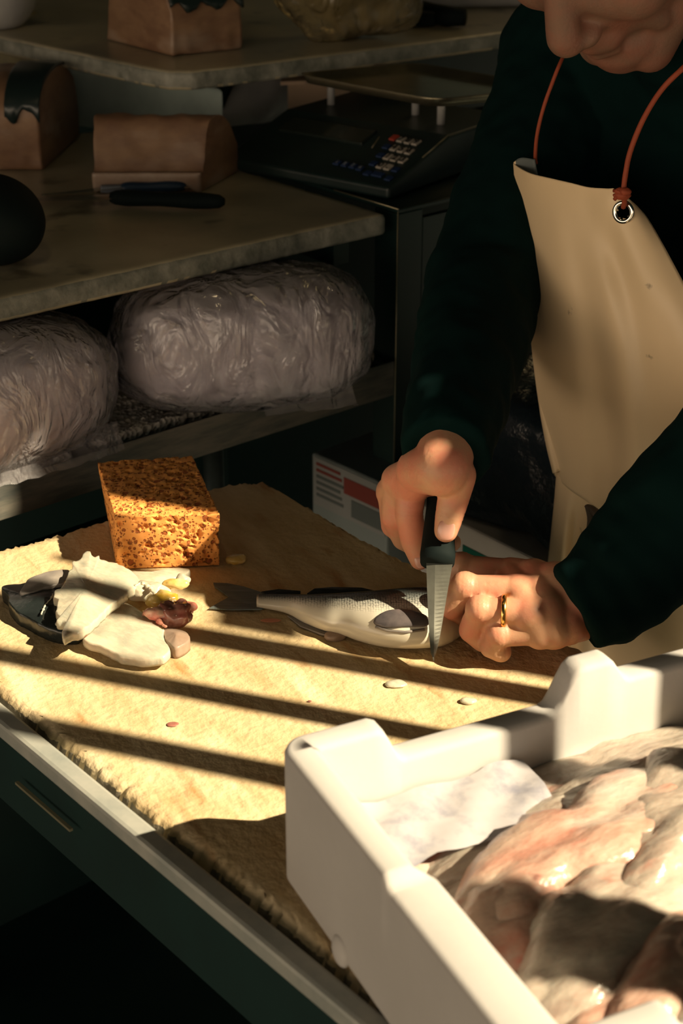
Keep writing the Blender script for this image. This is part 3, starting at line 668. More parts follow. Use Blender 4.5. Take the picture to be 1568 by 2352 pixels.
# black taped gadget and white carton at the back right
g = empty('cleaver', Z(1065, 48, zu), 'black-handled tool lying on the upper slab beside the white carton', 'tool')
bm = bmesh.new(); tube(bm, [Z(1068, 40, zu+.012), Z(1030, 38, zu+.012), Z(990, 30, zu+.012), Z(945, 10, zu+.014)], [.010, .012, .012, .008], 14); obj('handle', bm, M['rubber'], g)
bm = bmesh.new(); obox(bm, Z(975, 42, zu+.009), Vector((1, 0, 0)), Vector((0, 1, 0)), UP, .026, .02, .016); bev(obj('grip_block', bm, M['rubber'], g, False), .003)
wb = Z(1075, 22, zu); bm = bmesh.new(); prism(bm, [wb+Vector((-.075, 0, 0)), wb+Vector((.085, .02, 0)), wb+Vector((.06, .17, 0)), wb+Vector((-.10, .15, 0))], zu+.0004, zu+.05)
tag(bev(obj('white_carton', bm, M['white_pl'], smooth=False), .006, 3), 'white lidded carton at the back right of the upper slab', 'box')
# grey crate standing on the lower slab behind the middle block, under the upper slab's corner
q0 = Vector((-.23, 1.92, 1.0597)); gc = empty('grey_crate', q0, 'grey crate standing behind the pale fish block', 'crate')
l0, r0 = Vector((-.335, 1.985, 0)), Vector((-.135, 1.862, 0))
bm = bmesh.new(); bk = Vector((-.02, .05, 0)); prism(bm, [l0, r0, r0+bk, l0+bk], 1.0599, 1.128); bev(obj('body', bm, M['grey_box'], gc, False), .004)
# crumpled olive cloth left rear, white sheet and paper behind the scale
lump('olive_sack', 40, 232, 1.0597, .070, .045, .062, M['olive'], 'olive crumpled sack behind the dark-skinned fish block', 'sack', 6, .012, 16)
bm = bmesh.new(); rows = []
base = [Z(x, y, 1.0605) for x, y in ((492, 293), (520, 290), (560, 285), (610, 280), (660, 262), (720, 255))]; base = spline(base, 20)
for i, p in enumerate(base):
    t = i/19; h = .045 + .028*math.sin(min(t*1.5, 1)*PI/2) - .03*max(0, t-.6); rows.append([p + Vector((.004*k, .003*k*k*.3, h*k/6)) + Vector((0, .006*nz(p+UP*k*.02, 30), 0)) for k in range(7)])
grid(bm, rows); o = obj('plastic_sheet', bm, M['white_pl']); s = o.modifiers.new('solid', 'SOLIDIFY'); s.thickness = .002; tag(o, 'curled white plastic sheet between the grey crate and the scale', 'plastic sheet')
bm = bmesh.new(); P = [Z(x, y, 1.118) for x, y in ((644, 188), (700, 186), (880, 160), (850, 152), (760, 158), (650, 176))]
prism(bm, P, 1.114, 1.118); prism(bm, [Z(x, y, 1.114) for x, y in ((660, 184), (760, 176), (840, 158), (760, 160))], 1.0597, 1.1139)
tag(obj('paper_stack', bm, M['paper'], smooth=False), 'brownish paper stack behind the scale tray', 'paper')
lump('bread_roll', 795, 160, 1.1185, .020, .010, .0085, M['paper'], 'small tan lump on the paper stack behind the scale tray', 'lump', 8, .001)

# ------------------------------------------------------------ behind the board, below the counter
def carton(name, label, p_tl, p_tr, zt, zb, depth, m):
    a = Vector((p_tl.x, p_tl.y, 0)); b = Vector((p_tr.x, p_tr.y, 0)); t = (b-a).normalized(); n = Vector((-t.y, t.x, 0))
    if n.y < 0: n = -n
    e = empty(name, (a+b)/2 + UP*zb, label, 'box'); bm = bmesh.new(); prism(bm, [a, b, b+n*depth, a+n*depth], zb, zt); bev(obj('body', bm, m, e, False), .003)
    def patch(nm, u0, u1, v0, v1, mm, off=.001):
        p = [a.lerp(b, u) - n*off + UP*(zb+(zt-zb)*v) for u, v in ((u0, v0), (u1, v0), (u1, v1), (u0, v1))]
        bm = bmesh.new(); vs = [bm.verts.new(x) for x in p]; ws = [bm.verts.new(x+n*off*.8) for x in p]; bm.faces.new(vs); bm.faces.new(ws[::-1])
        for i in range(4): bm.faces.new((vs[i], vs[(i+1) % 4], ws[(i+1) % 4], ws[i]))
        return obj(nm, bm, mm, e, False)
    return e, patch, (a, b, n)
zt = .775; A_ = Z(715, 1040, zt); B_ = Z(890, 1118, zt)
e, patch, _ = carton('carton', 'white labelled carton under the shelf, left of the corner post', A_, B_, zt, .56, .10, M['label_w'])
patch('label', .04, .98, .72, .99, mat('label_sheet', (.26, .27, .27), .7)); patch('red_band', .45, .98, .86, .95, M['label_r'], .0018)
for i in range(6): patch('text_line', .08, .40+.02*(i % 3), .95-.035*i, .965-.035*i, M['label_r' if i < 2 else 'label_k'], .0018)
patch('text_block', .55, .97, .745, .84, M['label_k'], .0018)
zt = .80; A_ = Z(950, 1150, zt); B_ = Z(1290, 1318, zt)
e, patch, (a, b, n) = carton('foam_carton', 'white foam carton with a green label just behind the right of the board', A_, B_, zt, .62, .16, M['foam'])
patch('green_label', .36, .70, .775, .885, M['label_g']); patch('text_line', .20, .34, .86, .885, M['label_k']); patch('text_line', .20, .33, .80, .82, M['label_k']); patch('barcode', .72, .84, .84, .89, M['label_k'])
patch('text_line', .40, .68, .72, .74, M['label_k'])
st = empty('box_trolley', ((a+b)/2 + n*.08), 'low dark stand under the white foam carton', 'stand')
bm = bmesh.new(); prism(bm, [a, b, b+n*.16, a+n*.16], 0, .619); obj('body', bm, M['steel_black'], st, False)
# black bin bag lying on the foam carton
bm = bmesh.new(); c = (a+b)/2 + n*.092 + UP*.865 + (b-a)*.05
blob(bm, c, .165, .088, .075, (b-a).normalized(), n, amp=.012, fr=12, sub_=5, off=4, power=4)
for v in bm.verts: v.co.z = max(v.co.z, .8005)
tag(obj('bin_bag', bm, M['bin_bag']), 'glossy black bin bag lying between the hands and the steel panel', 'bag')
# lower left: pale box under the table
p = Z(655, 2335, .60); bm = bmesh.new(); prism(bm, [p+Vector((-.0, 0, 0)), p+NA*.2, p+NA*.2+NB*.1, p+NB*.1], .4205, .60); tag(bev(obj('storage_box', bm, M['label_w'], smooth=False), .003), 'pale box corner under the work table at the bottom edge of the photo', 'box')

# ------------------------------------------------------------ fish box with fillets
FO = Z(632, 1700, .98); FO.z = 0; e1 = Vector((.9, .436, 0)).normalized(); e2 = Vector((.436, -.9, 0)).normalized()
BX, BYL = .40, .285; BZ = .8806
fx = empty('fish_box', FO + e1*BX/2 + e2*BYL/2 + UP*BZ, 'white foam fish box with notched rim in the foreground', 'box')
def F(u, w, h): return FO + e1*u + e2*w + UP*(BZ+h)
def sst(a, b, x): t = min(max((x-a)/(b-a), 0), 1); return t*t*(3-2*t)
def hb(u):       # back wall rim
    return .100 - .024*sst(.058, .074, u) + .029*sst(.176, .196, u) - .017*sst(.216, .232, u) + .012*sst(.30, .33, u)
def hl(w):       # left wall rim
    return .100 - .007*sst(.134, .139, w)
def hf(u):
    return .099 - .020*sst(.072, .084, u) + .02*sst(.25, .27, u)
def tl(w): return .019 + .010*sst(.134, .139, w)
cr = .016; S = []       # samples: (outer xy, inward normal, height, thickness)
def add(u, w, nu, nw, h, t): S.append((u, w, nu, nw, h, t))
def arc(cu_, cw, a0, a1, h, t0):
    for k in range(1, 8):
        a = a0+(a1-a0)*k/8; add(cu_+cr*math.cos(a), cw+cr*math.sin(a), -math.cos(a), -math.sin(a), h, t0)
nS = 90
for i in range(nS+1): u = cr+(BX-2*cr)*i/nS; add(u, 0, 0, 1, hb(u), .019)
arc(BX-cr, cr, -PI/2, 0, .1, .019)
for i in range(10): w = cr+(BYL-2*cr)*i/9; add(BX, w, -1, 0, .1, .019)
arc(BX-cr, BYL-cr, 0, PI/2, .1, .019)
for i in range(nS+1): u = BX-cr-(BX-2*cr)*i/nS; add(u, BYL, 0, -1, hf(u), .022)
arc(cr, BYL-cr, PI/2, PI, hf(cr), .025)
for i in range(nS+1): w = BYL-cr-(BYL-2*cr)*i/nS; add(0, w, 1, 0, hl(w), tl(w))
arc(cr, cr, PI, 3*PI/2, .1, .019)
def off(s, d, h): return F(s[0]+s[2]*d, s[1]+s[3]*d, h)
bm = bmesh.new(); re = .004
def inn(s, d):
    # wall recess at the notches: rim thinner where lowered
    return d
rings = [[off(s, .012, 0) for s in S], [off(s, .004, .002) for s in S], [off(s, .0, .010) for s in S], [off(s, 0, s[4]*.5) for s in S], [off(s, 0, s[4]-re) for s in S], [off(s, re*.35, s[4]-re*.3) for s in S], [off(s, re, s[4]) for s in S],
         [off(s, s[5]-re, s[4]) for s in S], [off(s, s[5]-re*.3, s[4]-re*.35) for s in S], [off(s, s[5], s[4]-re) for s in S], [off(s, s[5]+.001, s[4]*.5) for s in S], [off(s, s[5]+.002, .018) for s in S]]
R = grid(bm, rings, True); bm.faces.new(R[-1]); bm.faces.new(R[0][::-1])
obj('shell', bm, M['foam'], fx)
for w in (.085, .20):     # two nubs at the foot of the long outer side
    bm = bmesh.new(); blob(bm, F(.0005, w, .012), .004, .009, .010, e1, e2, sub_=3); obj('nub', bm, M['foam'], fx)
# thin liner sheet inside the far-left corner
bm = bmesh.new(); rows = []
for i in range(22):
    for_ = []
    for j in range(9):
        u = .024+.13*i/21; w = .022+.05*j/8; for_.append(F(u, w, .055 - .010*j/8 + .004*math.sin(i*.8+j) *.5 + .003*nz(Vector((u, w, 0)), 60)))
    rows.append(for_)
grid(bm, rows); o = obj('liner_sheet', bm, mat('thin_liner', (.42, .40, .42), .35, col2=(.24, .24, .29), scale=40, fac=(.5, .7))); tag(o, 'thin pale plastic liner sheet in the far-left corner of the fish box', 'liner')
# fillets: each a long lumpy body lying across the box
def box_fillet(u, w, h, L, wd, th, yaw, m, label, seed, curve=.1, roll=0.0, pitch=0.0):
    wd *= 1.40; th *= .95; c = F(u, w, h-.004); a = math.radians(yaw); ax = (e1*math.cos(a) - e2*math.sin(a)).normalized(); ax = (ax + UP*pitch).normalized(); s = UP.cross(ax).normalized(); up = ax.cross(s)
    s, up = s*math.cos(roll)+up*math.sin(roll), up*math.cos(roll)-s*math.sin(roll)
    bm = bmesh.new(); rows = []; n = 44; k = 36
    for i in range(n+1):
        t = i/n; x = (t-.5)*L; r = (math.sin(PI*min(max(t, .006), .994)))**.42*(1-.30*t**1.6); p = c + ax*x + s*(curve*L*math.sin(PI*t)) - up*(.25*th*(2*t-1)**2)
        row = []
        for j in range(k):
            b = 2*PI*j/k; cx, cz = math.cos(b), math.sin(b); rr_ = 1/((abs(cx)**2.4+abs(cz)**2.4)**(1/2.4))
            q = p + s*(wd/2*r*cx*rr_) + up*(th/2*r*cz*rr_); q += (q-p)*(.42*nz(q, 24, seed)+.20*nz(q, 60, seed+2)+.06*nz(q, 150, seed+2))
            # seam down the middle of the fillet
            q -= up*(.16*th*r*math.exp(-((cx-.1)*5)**2))*(1 if cz > 0 else 0); row.append(q)
        rows.append(row)
    V = grid(bm, rows, True); bm.faces.new(V[0][::-1]); bm.faces.new(V[-1])
    return tag(obj('fish_fillet', bm, m, smooth=True), label, 'fish fillet', 'fish fillets in the white foam box')
FL = [ # u, w, h, L, wd, th, yaw, mat, label
 (.21, .060, .045, .30, .062, .034, 3, 'pale_fillet', 'grey fillet lying along the far wall of the fish box'),
 (.150, .098, .058, .21, .052, .034, 13, 'pink', 'pink fillet pointing at the near end of the plastic liner in the fish box'),
 (.27, .100, .066, .20, .050, .034, 8, 'pale_fillet', 'pale fillet behind the shaded hollow on the right of the fish box'),
 (.105, .128, .052, .15, .048, .034, 16, 'pink', 'bright pink fillet against the left wall of the fish box'),
 (.215, .132, .068, .19, .046, .032, 14, 'pale_fillet', 'glistening pale fillet in the middle of the fish box'),
 (.31, .140, .073, .18, .050, .034, 14, 'pink', 'pinkish fillet at the right edge of the photo in the fish box'),
 (.140, .168, .056, .20, .052, .032, 22, 'pale_fillet', 'dull grey-brown fillet just below the bright pink one'),
 (.255, .178, .072, .19, .046, .032, 20, 'pink', 'pink wet fillet with a bright tip in the middle right of the fish box'),
 (.115, .212, .055, .16, .046, .032, 33, 'pink', 'shaded pink fillet in the near-left of the fish box'),
 (.185, .222, .062, .21, .048, .034, 28, 'pale_fillet', 'dark shaded fillet in the near middle of the fish box'),
 (.28, .226, .070, .19, .048, .034, 26, 'pale_fillet', 'dark shaded fillet at the near right of the fish box'),
 (.110, .238, .050, .12, .040, .030, 40, 'pale_fillet', 'small pale fillet end in the near-left corner of the fish box'),
]
for i, f in enumerate(FL): box_fillet(*f[:7], M[f[7]], f[8], i*3+1, curve=.06*(-1)**i, roll=-.25+.12*(i % 4), pitch=.04)
# bed of older fillets and ice filling the box below them
bm = bmesh.new(); rows = []
for i in range(50):
    rows.append([F(.0215+(BX-.043)*i/49, .0215+(BYL-.046)*j/35, .034 + .012*nz(Vector((i*.12, j*.12, 0)), 1.6) + .006*nz(Vector((i, j, 3.)), .31)) for j in range(36)])
grid(bm, rows); tag(obj('crushed_ice', bm, M['pale_fillet']), 'wet mush of ice and scraps filling the fish box under the fillets', 'ice', kind='stuff')

# ------------------------------------------------------------ whole fish
def fish():
    rx = [(590, 1380, 34), (620, 1382, 40), (660, 1387, 50), (700, 1398, 72), (745, 1406, 92), (780, 1409, 102), (820, 1415, 120), (860, 1419, 134), (900, 1420, 144), (940, 1419, 149), (980, 1418, 148), (1010, 1419, 138), (1035, 1422, 112), (1052, 1426, 80), (1066, 1432, 44)]
    e = empty('sea_bass', Z(840, 1440, .8803), 'silver whole fish being cut behind the head with the knife', 'fish')
    bm = bmesh.new(); rows = []; uvs = []
    ctr = spline([Vector(p) for p in rx], 70); k = 40
    for i, q in enumerate(ctr):
        half = q.z/2/3220; hw = half*1.30; ht = min(half*.80, .0165)                # width and half thickness
        s29, c29 = .50, .866
        f = half/math.sqrt((hw*s29)**2+(ht*c29)**2); hw *= f; ht *= f
        c = Z(q.x, q.y, .8803+ht*.98); row = []
        for j in range(k):
            b = 2*PI*j/k; cx, cz = math.cos(b), math.sin(b); row.append(c + Vector((0, cx*hw*(1 if abs(cx) < 2 else 1), cz*ht*(1.0 if cz > 0 else .98))))
        rows.append(row)
    V = grid(bm, rows, True); bm.faces.new(V[0][::-1]); bm.faces.new(V[-1]); n = len(rows)
    uv = bm.loops.layers.uv.new('uv'); idx = {}
    for i in range(n):
        for j in range(k): idx[V[i][j]] = (i/(n-1), .5+.5*math.cos(2*PI*j/k))        # v: 1 at the back, 0 at the belly
    for f in bm.faces:
        for l in f.loops: l[uv].uv = idx[l.vert]
    m = bpy.data.materials.new('silver_skin'); m.use_nodes = True; t = m.node_tree; L = t.links; p = t.nodes['Principled BSDF']; p.inputs['Roughness'].default_value = .26; p.inputs['Coat Weight'].default_value = .3
    tc = t.nodes.new('ShaderNodeUVMap'); sp = t.nodes.new('ShaderNodeSeparateXYZ'); L.new(tc.outputs[0], sp.inputs[0])
    ns = t.nodes.new('ShaderNodeTexNoise'); ns.inputs['Scale'].default_value = 30; g = t.nodes.new('ShaderNodeNewGeometry'); L.new(g.outputs['Position'], ns.inputs['Vector'])
    ad = t.nodes.new('ShaderNodeMath'); ad.operation = 'MULTIPLY_ADD'; ad.inputs[1].default_value = .22; L.new(ns.outputs[0], ad.inputs[0]); L.new(sp.outputs['Y'], ad.inputs[2])
    cr_ = t.nodes.new('ShaderNodeValToRGB'); r = cr_.color_ramp; r.elements[0].position = .0; r.elements[0].color = (.66, .61, .49, 1); r.elements[1].position = 1; r.elements[1].color = (.02, .028, .028, 1)
    for ps, c in ((.36, (.60, .56, .47, 1)), (.50, (.42, .41, .36, 1)), (.62, (.18, .19, .18, 1)), (.74, (.035, .045, .045, 1))):
        x = r.elements.new(ps); x.color = c
    L.new(ad.outputs[0], cr_.inputs[0])
    # scale rows
    mp = t.nodes.new('ShaderNodeMapping'); mp.inputs['Scale'].default_value = (95, 30, 1); L.new(tc.outputs[0], mp.inputs[0])
    vo = t.nodes.new('ShaderNodeTexVoronoi'); vo.inputs['Scale'].default_value = 1; vo.inputs['Randomness'].default_value = .35; L.new(mp.outputs[0], vo.inputs['Vector'])
    mk = t.nodes.new('ShaderNodeMapRange'); mk.inputs[1].default_value = .18; mk.inputs[2].default_value = .42; L.new(sp.outputs['Y'], mk.inputs[0])
    mr = t.nodes.new('ShaderNodeMapRange'); mr.inputs[1].default_value = .35; mr.inputs[2].default_value = .7; mr.inputs[3].default_value = 0; mr.inputs[4].default_value = 1.0; L.new(vo.outputs[0], mr.inputs[0])
    mm = t.nodes.new('ShaderNodeMath'); mm.operation = 'MULTIPLY'; L.new(mk.outputs[0], mm.inputs[0]); L.new(mr.outputs[0], mm.inputs[1])
    hd = t.nodes.new('ShaderNodeMapRange'); hd.inputs[1].default_value = .80; hd.inputs[2].default_value = .70; L.new(sp.outputs['X'], hd.inputs[0])
    m2 = t.nodes.new('ShaderNodeMath'); m2.operation = 'MULTIPLY'; L.new(mm.outputs[0], m2.inputs[0]); L.new(hd.outputs[0], m2.inputs[1])
    x = t.nodes.new('ShaderNodeMix'); x.data_type = 'RGBA'; x.inputs[7].default_value = (.03, .04, .04, 1); L.new(cr_.outputs[0], x.inputs[6]); L.new(m2.outputs[0], x.inputs[0]); L.new(x.outputs[2], p.inputs['Base Color'])
    bp = t.nodes.new('ShaderNodeBump'); bp.inputs['Strength'].default_value = .35; bp.inputs['Distance'].default_value = .001; bp.invert = True; L.new(m2.outputs[0], bp.inputs['Height']); L.new(bp.outputs[0], p.inputs['Normal'])
    obj('body', bm, m, e)
    def flat(name, px, z, th, mm, ripple=.0008, lab=None):
        P = [Z(a, b, z) for a, b in px]; bm = bmesh.new(); n = len(P)
        a = [bm.verts.new(p+UP*(th+ripple*nz(p, 200))) for p in P]; b = [bm.verts.new(p) for p in P]
        bm.faces.new(a); bm.faces.new(b[::-1])
        for i in range(n): bm.faces.new((a[i], a[(i+1) % n], b[(i+1) % n], b[i]))
        return obj(name, bm, mm, e, False, label=lab)
    flat('tail_fin', [(600, 1363), (560, 1351), (520, 1342), (490, 1342), (493, 1350), (508, 1360), (526, 1373), (505, 1386), (480, 1399), (530, 1402), (600, 1401), (612, 1395), (612, 1368)], .8815, .0012, M['fin'])
    flat('dorsal_fin', [(705, 1366), (722, 1356), (760, 1350), (795, 1352), (830, 1352), (860, 1360), (860, 1372), (705, 1372)], .894, .0012, M['skin_dark'])
    flat('dorsal_fin', [(600, 1362), (640, 1356), (690, 1360), (690, 1368), (612, 1367)], .888, .001, M['skin_dark'])
    flat('anal_fin', [(660, 1416), (690, 1440), (735, 1458), (765, 1465), (775, 1458), (740, 1446), (700, 1428)], .8808, .0012, M['fin_pale'])
    # pectoral fin lying on the flank and the gill cover line
    bm = bmesh.new(); P = closed([Vector(p+(0,)) for p in ((857, 1430), (872, 1412), (905, 1402), (950, 1405), (984, 1420), (980, 1438), (930, 1440), (880, 1442))], 40)
    def srf(px, py, lift):      # point on the flank of the fish
        q = min(ctr, key=lambda c: abs(c.x-px)); half = q.z/2/3220; hw = half*1.3; ht = min(half*.80, .0165); f = half/math.sqrt((hw*.5)**2+(ht*.866)**2); hw *= f; ht *= f
        c = Z(q.x, q.y, .8803+ht*.98); v = (q.y-py)/(q.z/2)             # +1 upper outline
        best = None
        for j in range(720):
            b = PI*j/360; p_ = c + Vector((0, math.cos(b)*hw, math.sin(b)*ht)); d_ = p_-C0; dep = d_.y*math.cos(TH)-d_.z*math.sin(TH); yy = 1176-FPX*(d_.y*math.sin(TH)+d_.z*math.cos(TH))/dep
            nn = Vector((0, math.cos(b)/hw, math.sin(b)/ht)).normalized()
            if nn.dot(-d_) > -.02*0 and (best is None or abs(yy-py) < best[0]): best = (abs(yy-py), p_, nn)
        p_ = best[1]; r = ray(px, py); return Vector((r.x/r.y*p_.y, p_.y, p_.z)) + best[2]*lift
    cc = Vector((925, 1422, 0)); rr_ = [[srf(cc.x+(p.x-cc.x)*s, cc.y+(p.y-cc.y)*s, l) for p in P] for s, l in ((1, .0002), (.985, .0014), (.9, .0017), (.75, .0019), (.55, .0020), (.3, .0020), (.1, .0020))]
    V = grid(bm, rr_, True); bm.faces.new(V[-1]); obj('pectoral_fin', bm, mat('pectoral', (.12, .10, .10), .3, col2=(.06, .055, .06), scale=60), e)  # fin colour darkened to carry the shadow it lies in
    bm = bmesh.new(); tube(bm, [srf(a, b, .0004) for a, b in ((862, 1440), (890, 1449), (930, 1452), (975, 1446))], .0011, 8); obj('fin_ray', bm, M['fin_pale'], e)
    bm = bmesh.new(); tube(bm, [srf(a, b, .0002) for a, b in ((1058, 1447), (1045, 1458), (1028, 1470), (1018, 1478))], [.0012, .0010, .0008, .0005], 8); obj('mouth_line', bm, M['skin_dark'], e)
    bm = bmesh.new(); c = srf(1040, 1412, .0); blob(bm, c, .005, .004, .003, sub_=3); obj('eye', bm, M['ink'], e)
fish()

# ------------------------------------------------------------ pile of opened fillets
def zoom6(pts): return [(a/2.24, 1230+b/2.24) for a, b in pts]
def Zs(pts, z): return [Z(a, b, z) for a, b in zoom6(pts)]
z0 = .8803
SL = slab('fish_carcass', Zs([(10, 305), (60, 288), (115, 285), (220, 260), (360, 300), (430, 420), (420, 520), (335, 530), (240, 505), (170, 470), (95, 425), (50, 380), (45, 340)], .886), lambda x, y: z0, .0135, M['skin_dark'], rag=.0012, off=3, dome=.5, wav=.001)
tag(SL, 'dark-skinned opened fish carcass lying under the pale fillets at the left', 'fish carcass')
SL = slab('fish_flap', Zs([(105, 318), (128, 275), (160, 240), (250, 208), (340, 196), (365, 215), (330, 262), (290, 275), (230, 290), (170, 312)], .893), lambda x, y: .8935, .004, M['fin_pale'], rag=.001, off=8)
tag(SL, 'dull translucent flap of skin at the upper left of the fillet pile', 'fish flap')
zB = lambda x, y: z0 + .004
SL = slab('fish_fillet', Zs([(425, 520), (470, 470), (520, 420), (580, 362), (640, 335), (700, 360), (760, 400), (805, 430), (850, 478), (842, 520), (875, 575), (850, 610), (820, 622), (740, 628), (660, 612), (590, 592), (510, 556)], .893), zB, .0080, M['flesh'], rag=.0016, off=11, dome=.35, wav=.002)
tag(SL, 'smooth pale fillet at the lower right of the pile, reaching towards the stripe shadow', 'fish fillet', 'opened fillets piled on the board')
def zA(x, y): return .8935 + .006*(1-min(abs(x+.20)/.05, 1))
SL = slab('fish_fillet', Zs([(650, 190), (780, 186), (890, 168), (975, 178), (935, 208), (880, 228), (830, 262), (790, 300), (740, 290), (690, 262), (640, 250)], .891), lambda x, y: z0+.004, .008, M['flesh'], rag=.0008, off=21, dome=.3)
tag(SL, 'thin white flap of fillet pointing right in front of the sponge', 'fish fillet', 'opened fillets piled on the board')
SL = slab('fish_fillet', Zs([(372, 148), (405, 150), (440, 106), (462, 108), (482, 132), (510, 124), (518, 140), (590, 152), (660, 184), (735, 238), (700, 262), (655, 300), (600, 345), (545, 400), (500, 442), (455, 490), (415, 524), (370, 535), (330, 556), (322, 520), (335, 470), (292, 455), (330, 432), (285, 412), (300, 375), (275, 300), (320, 285), (345, 225), (375, 185)], .902), zA, .0080, M['flesh'], rag=.0022, fr=130, off=31, dome=.45, wav=.002, n=170)
tag(SL, 'ragged white fillet lying across the top of the pile', 'fish fillet', 'opened fillets piled on the board')
SL = slab('fish_tail_end', Zs([(840, 500), (880, 490), (935, 498), (972, 520), (975, 548), (945, 572), (900, 588), (868, 565), (850, 540)], .888), lambda x, y: z0, .011, M['sword_pale'], rag=.0008, off=41)
tag(SL, 'pinkish stump at the right end of the smooth pale fillet', 'fish stump')
def offal(px, py, z, r, m, label, seed, sx=1.2, amp=.3):
    bm = bmesh.new(); c = Z(px, py, z); blob(bm, c, r*sx, r, r*.8, amp=amp*r, fr=130, sub_=4, off=seed); 
    for v in bm.verts: v.co.z = max(v.co.z, z0)
    tag(obj('offal', bm, m), label, 'offal', 'offal beside the opened fillets')
offal(900/2.24, 1230+405/2.24, .893, .0125, M['gut_red'], 'large reddish brown lump of offal at the right of the pile', 1)
offal(965/2.24, 1230+370/2.24, .897, .0055, M['flesh_edge'], 'small bright red piece of offal on the reddish brown lump', 2)
offal(838/2.24, 1230+335/2.24, .897, .0085, M['gut_yellow'], 'round yellow lump of offal behind the reddish brown one', 3, 1.5)
offal(905/2.24, 1230+248/2.24, .896, .0055, M['gut_yellow'], 'thin yellow strand of offal nearest the sponge', 4, 2.0)
offal(942/2.24, 1230+228/2.24, .896, .0052, M['flesh'], 'pale knob at the end of the yellow strand', 5)
offal(760/2.24, 1230+290/2.24, .895, .0090, M['flesh'], 'pale crumpled membrane between the white flap and the yellow lump', 6, 1.9)
offal(800/2.24, 1230+400/2.24, .8965, .006, M['flesh_edge'], 'bloody edge lump on the smooth pale fillet', 7, 1.6)

# bloody seams and torn strands on the fillets
def strand(pts, z, r, m, label, cat='blood seam', name='blood_seam', seed=0):
    P = spline([Z(a, b, z) for a, b in zoom6(pts)], 40); bm = bmesh.new()
    P = [p + UP*(.0008*nz(p, 260, seed)) + Vector((.0012*nz(p, 240, seed+3), .0012*nz(p, 240, seed+5), 0)) for p in P]
    tube(bm, P, [r*(.45+abs(1.6*nz(p, 330, seed+1))) for p in P], 7); tag(obj(name, bm, m), label, cat)
strand([(345, 300), (335, 262), (372, 225), (410, 200), (440, 172), (470, 150)], .9035, .0016, M['flesh_edge'], 'bloody seam near the ragged upper left edge of the topmost fillet', seed=1)
strand([(628, 332), (585, 372), (545, 410), (500, 452), (462, 492), (430, 520)], .8945, .0009, M['flesh_edge'], 'thin dark red seam between the two crossing fillets', seed=2)
strand([(735, 400), (775, 418), (805, 432), (835, 455), (852, 470)], .8935, .0018, M['flesh_edge'], 'bright red torn edge on the smooth pale fillet beside the offal', seed=3)
strand([(272, 300), (258, 330), (235, 355), (222, 380), (215, 405)], .896, .0008, M['flesh'], 'thin pale strand hanging over the dark carcass', 'fish strand', 'fish_strand', 4)
strand([(330, 430), (305, 448), (290, 458), (312, 462), (335, 450)], .894, .0014, M['flesh'], 'small torn loop of flesh at the left of the topmost fillet', 'fish strand', 'fish_strand', 5)
strand([(690, 262), (730, 246), (765, 262), (790, 300)], .902, .0016, M['flesh'], 'rolled pale membrane at the back of the pile', 'fish strand', 'fish_strand', 6)
# ------------------------------------------------------------ the knife in the hand
kh0, kh1 = Z(1012, 1110, .984), Z(1004, 1294, .951); kt = Z(996, 1519, .891)
fk = empty('filleting_knife', kh1, 'short narrow knife held upright, its blade cutting into the whole fish', 'knife')
ax = (kt-kh1).normalized(); view = (C0-kh1).normalized(); side = ax.cross(view).normalized()
if side.x < 0: side = -side
nrm = side.cross(ax).normalized()
bm = bmesh.new(); P = spline([kh0+(kh0-kh1)*.30, kh0, kh0.lerp(kh1, .5), kh1], 16); tube(bm, P, [.009, .011, .0115, .0115, .011, .0105, .010, .010, .010, .0105, .011, .0115, .012, .0125, .013, .0125], 16, flat=.75, up=view)
obj('handle', bm, M['rubber'], fk)
bm = bmesh.new(); rows = []; L = (kt-kh1).length
for i in range(26):
    t = i/25; c = kh1.lerp(kt, t); wl = -.0068*(1-t)**.6 - .0012; wr = .0070*(1-t)**1.6 + .0042*(1-t**5)
    if t > .93: wr *= (1-t)/.07; wl *= max((1-t)/.07, .05)
    tw = .5*t; sd_ = side*math.cos(tw) + nrm*math.sin(tw); n2 = nrm*math.cos(tw) - side*math.sin(tw)
    rows.append([c+sd_*wl, c+sd_*(wl*.2)+n2*.0007, c+sd_*wr, c+sd_*(wl*.2)-n2*.0007])
V = grid(bm, rows, True); bm.faces.new(V[0]); obj('blade', bm, M['blade'], fk, False)

# ------------------------------------------------------------ the fishmonger
person = empty('person', (.34, 1.42, 0), 'person in dark jacket and cream rubber apron bending over the board, cutting the fish', 'person')
hN = Y(1290, 122, 1.20); hh = Vector((-.62, -.785, 0)).normalized(); ph = math.radians(50)
hf_ = (-UP*math.sin(ph) + hh*math.cos(ph)).normalized(); hu = (UP*math.cos(ph) + hh*math.sin(ph)).normalized(); hx = hf_.cross(hu).normalized(); hs = .96
Hc = hN - (hf_*.118 - hu*.02)*hs
def H(x, y, z): return Hc + (hx*x + hf_*y + hu*z)*hs
body = bmesh.new()
head = bmesh.new()
def he(x, y, z, rx, ry, rz, s=3): blob(head, H(x, y, z), rx*hs, ry*hs, rz*hs, hx, hf_, hu, sub_=s)
def hc(a, b, ra, rb): cap(head, H(*a), H(*b), ra*hs, rb*hs)
he(0, -.012, .040, .076, .096, .088, 4)            # skull
he(0, .020, -.012, .064, .072, .085, 4)            # face mass
hc((-.03, .070, .050), (.03, .070, .050), .020, .020)        # brow
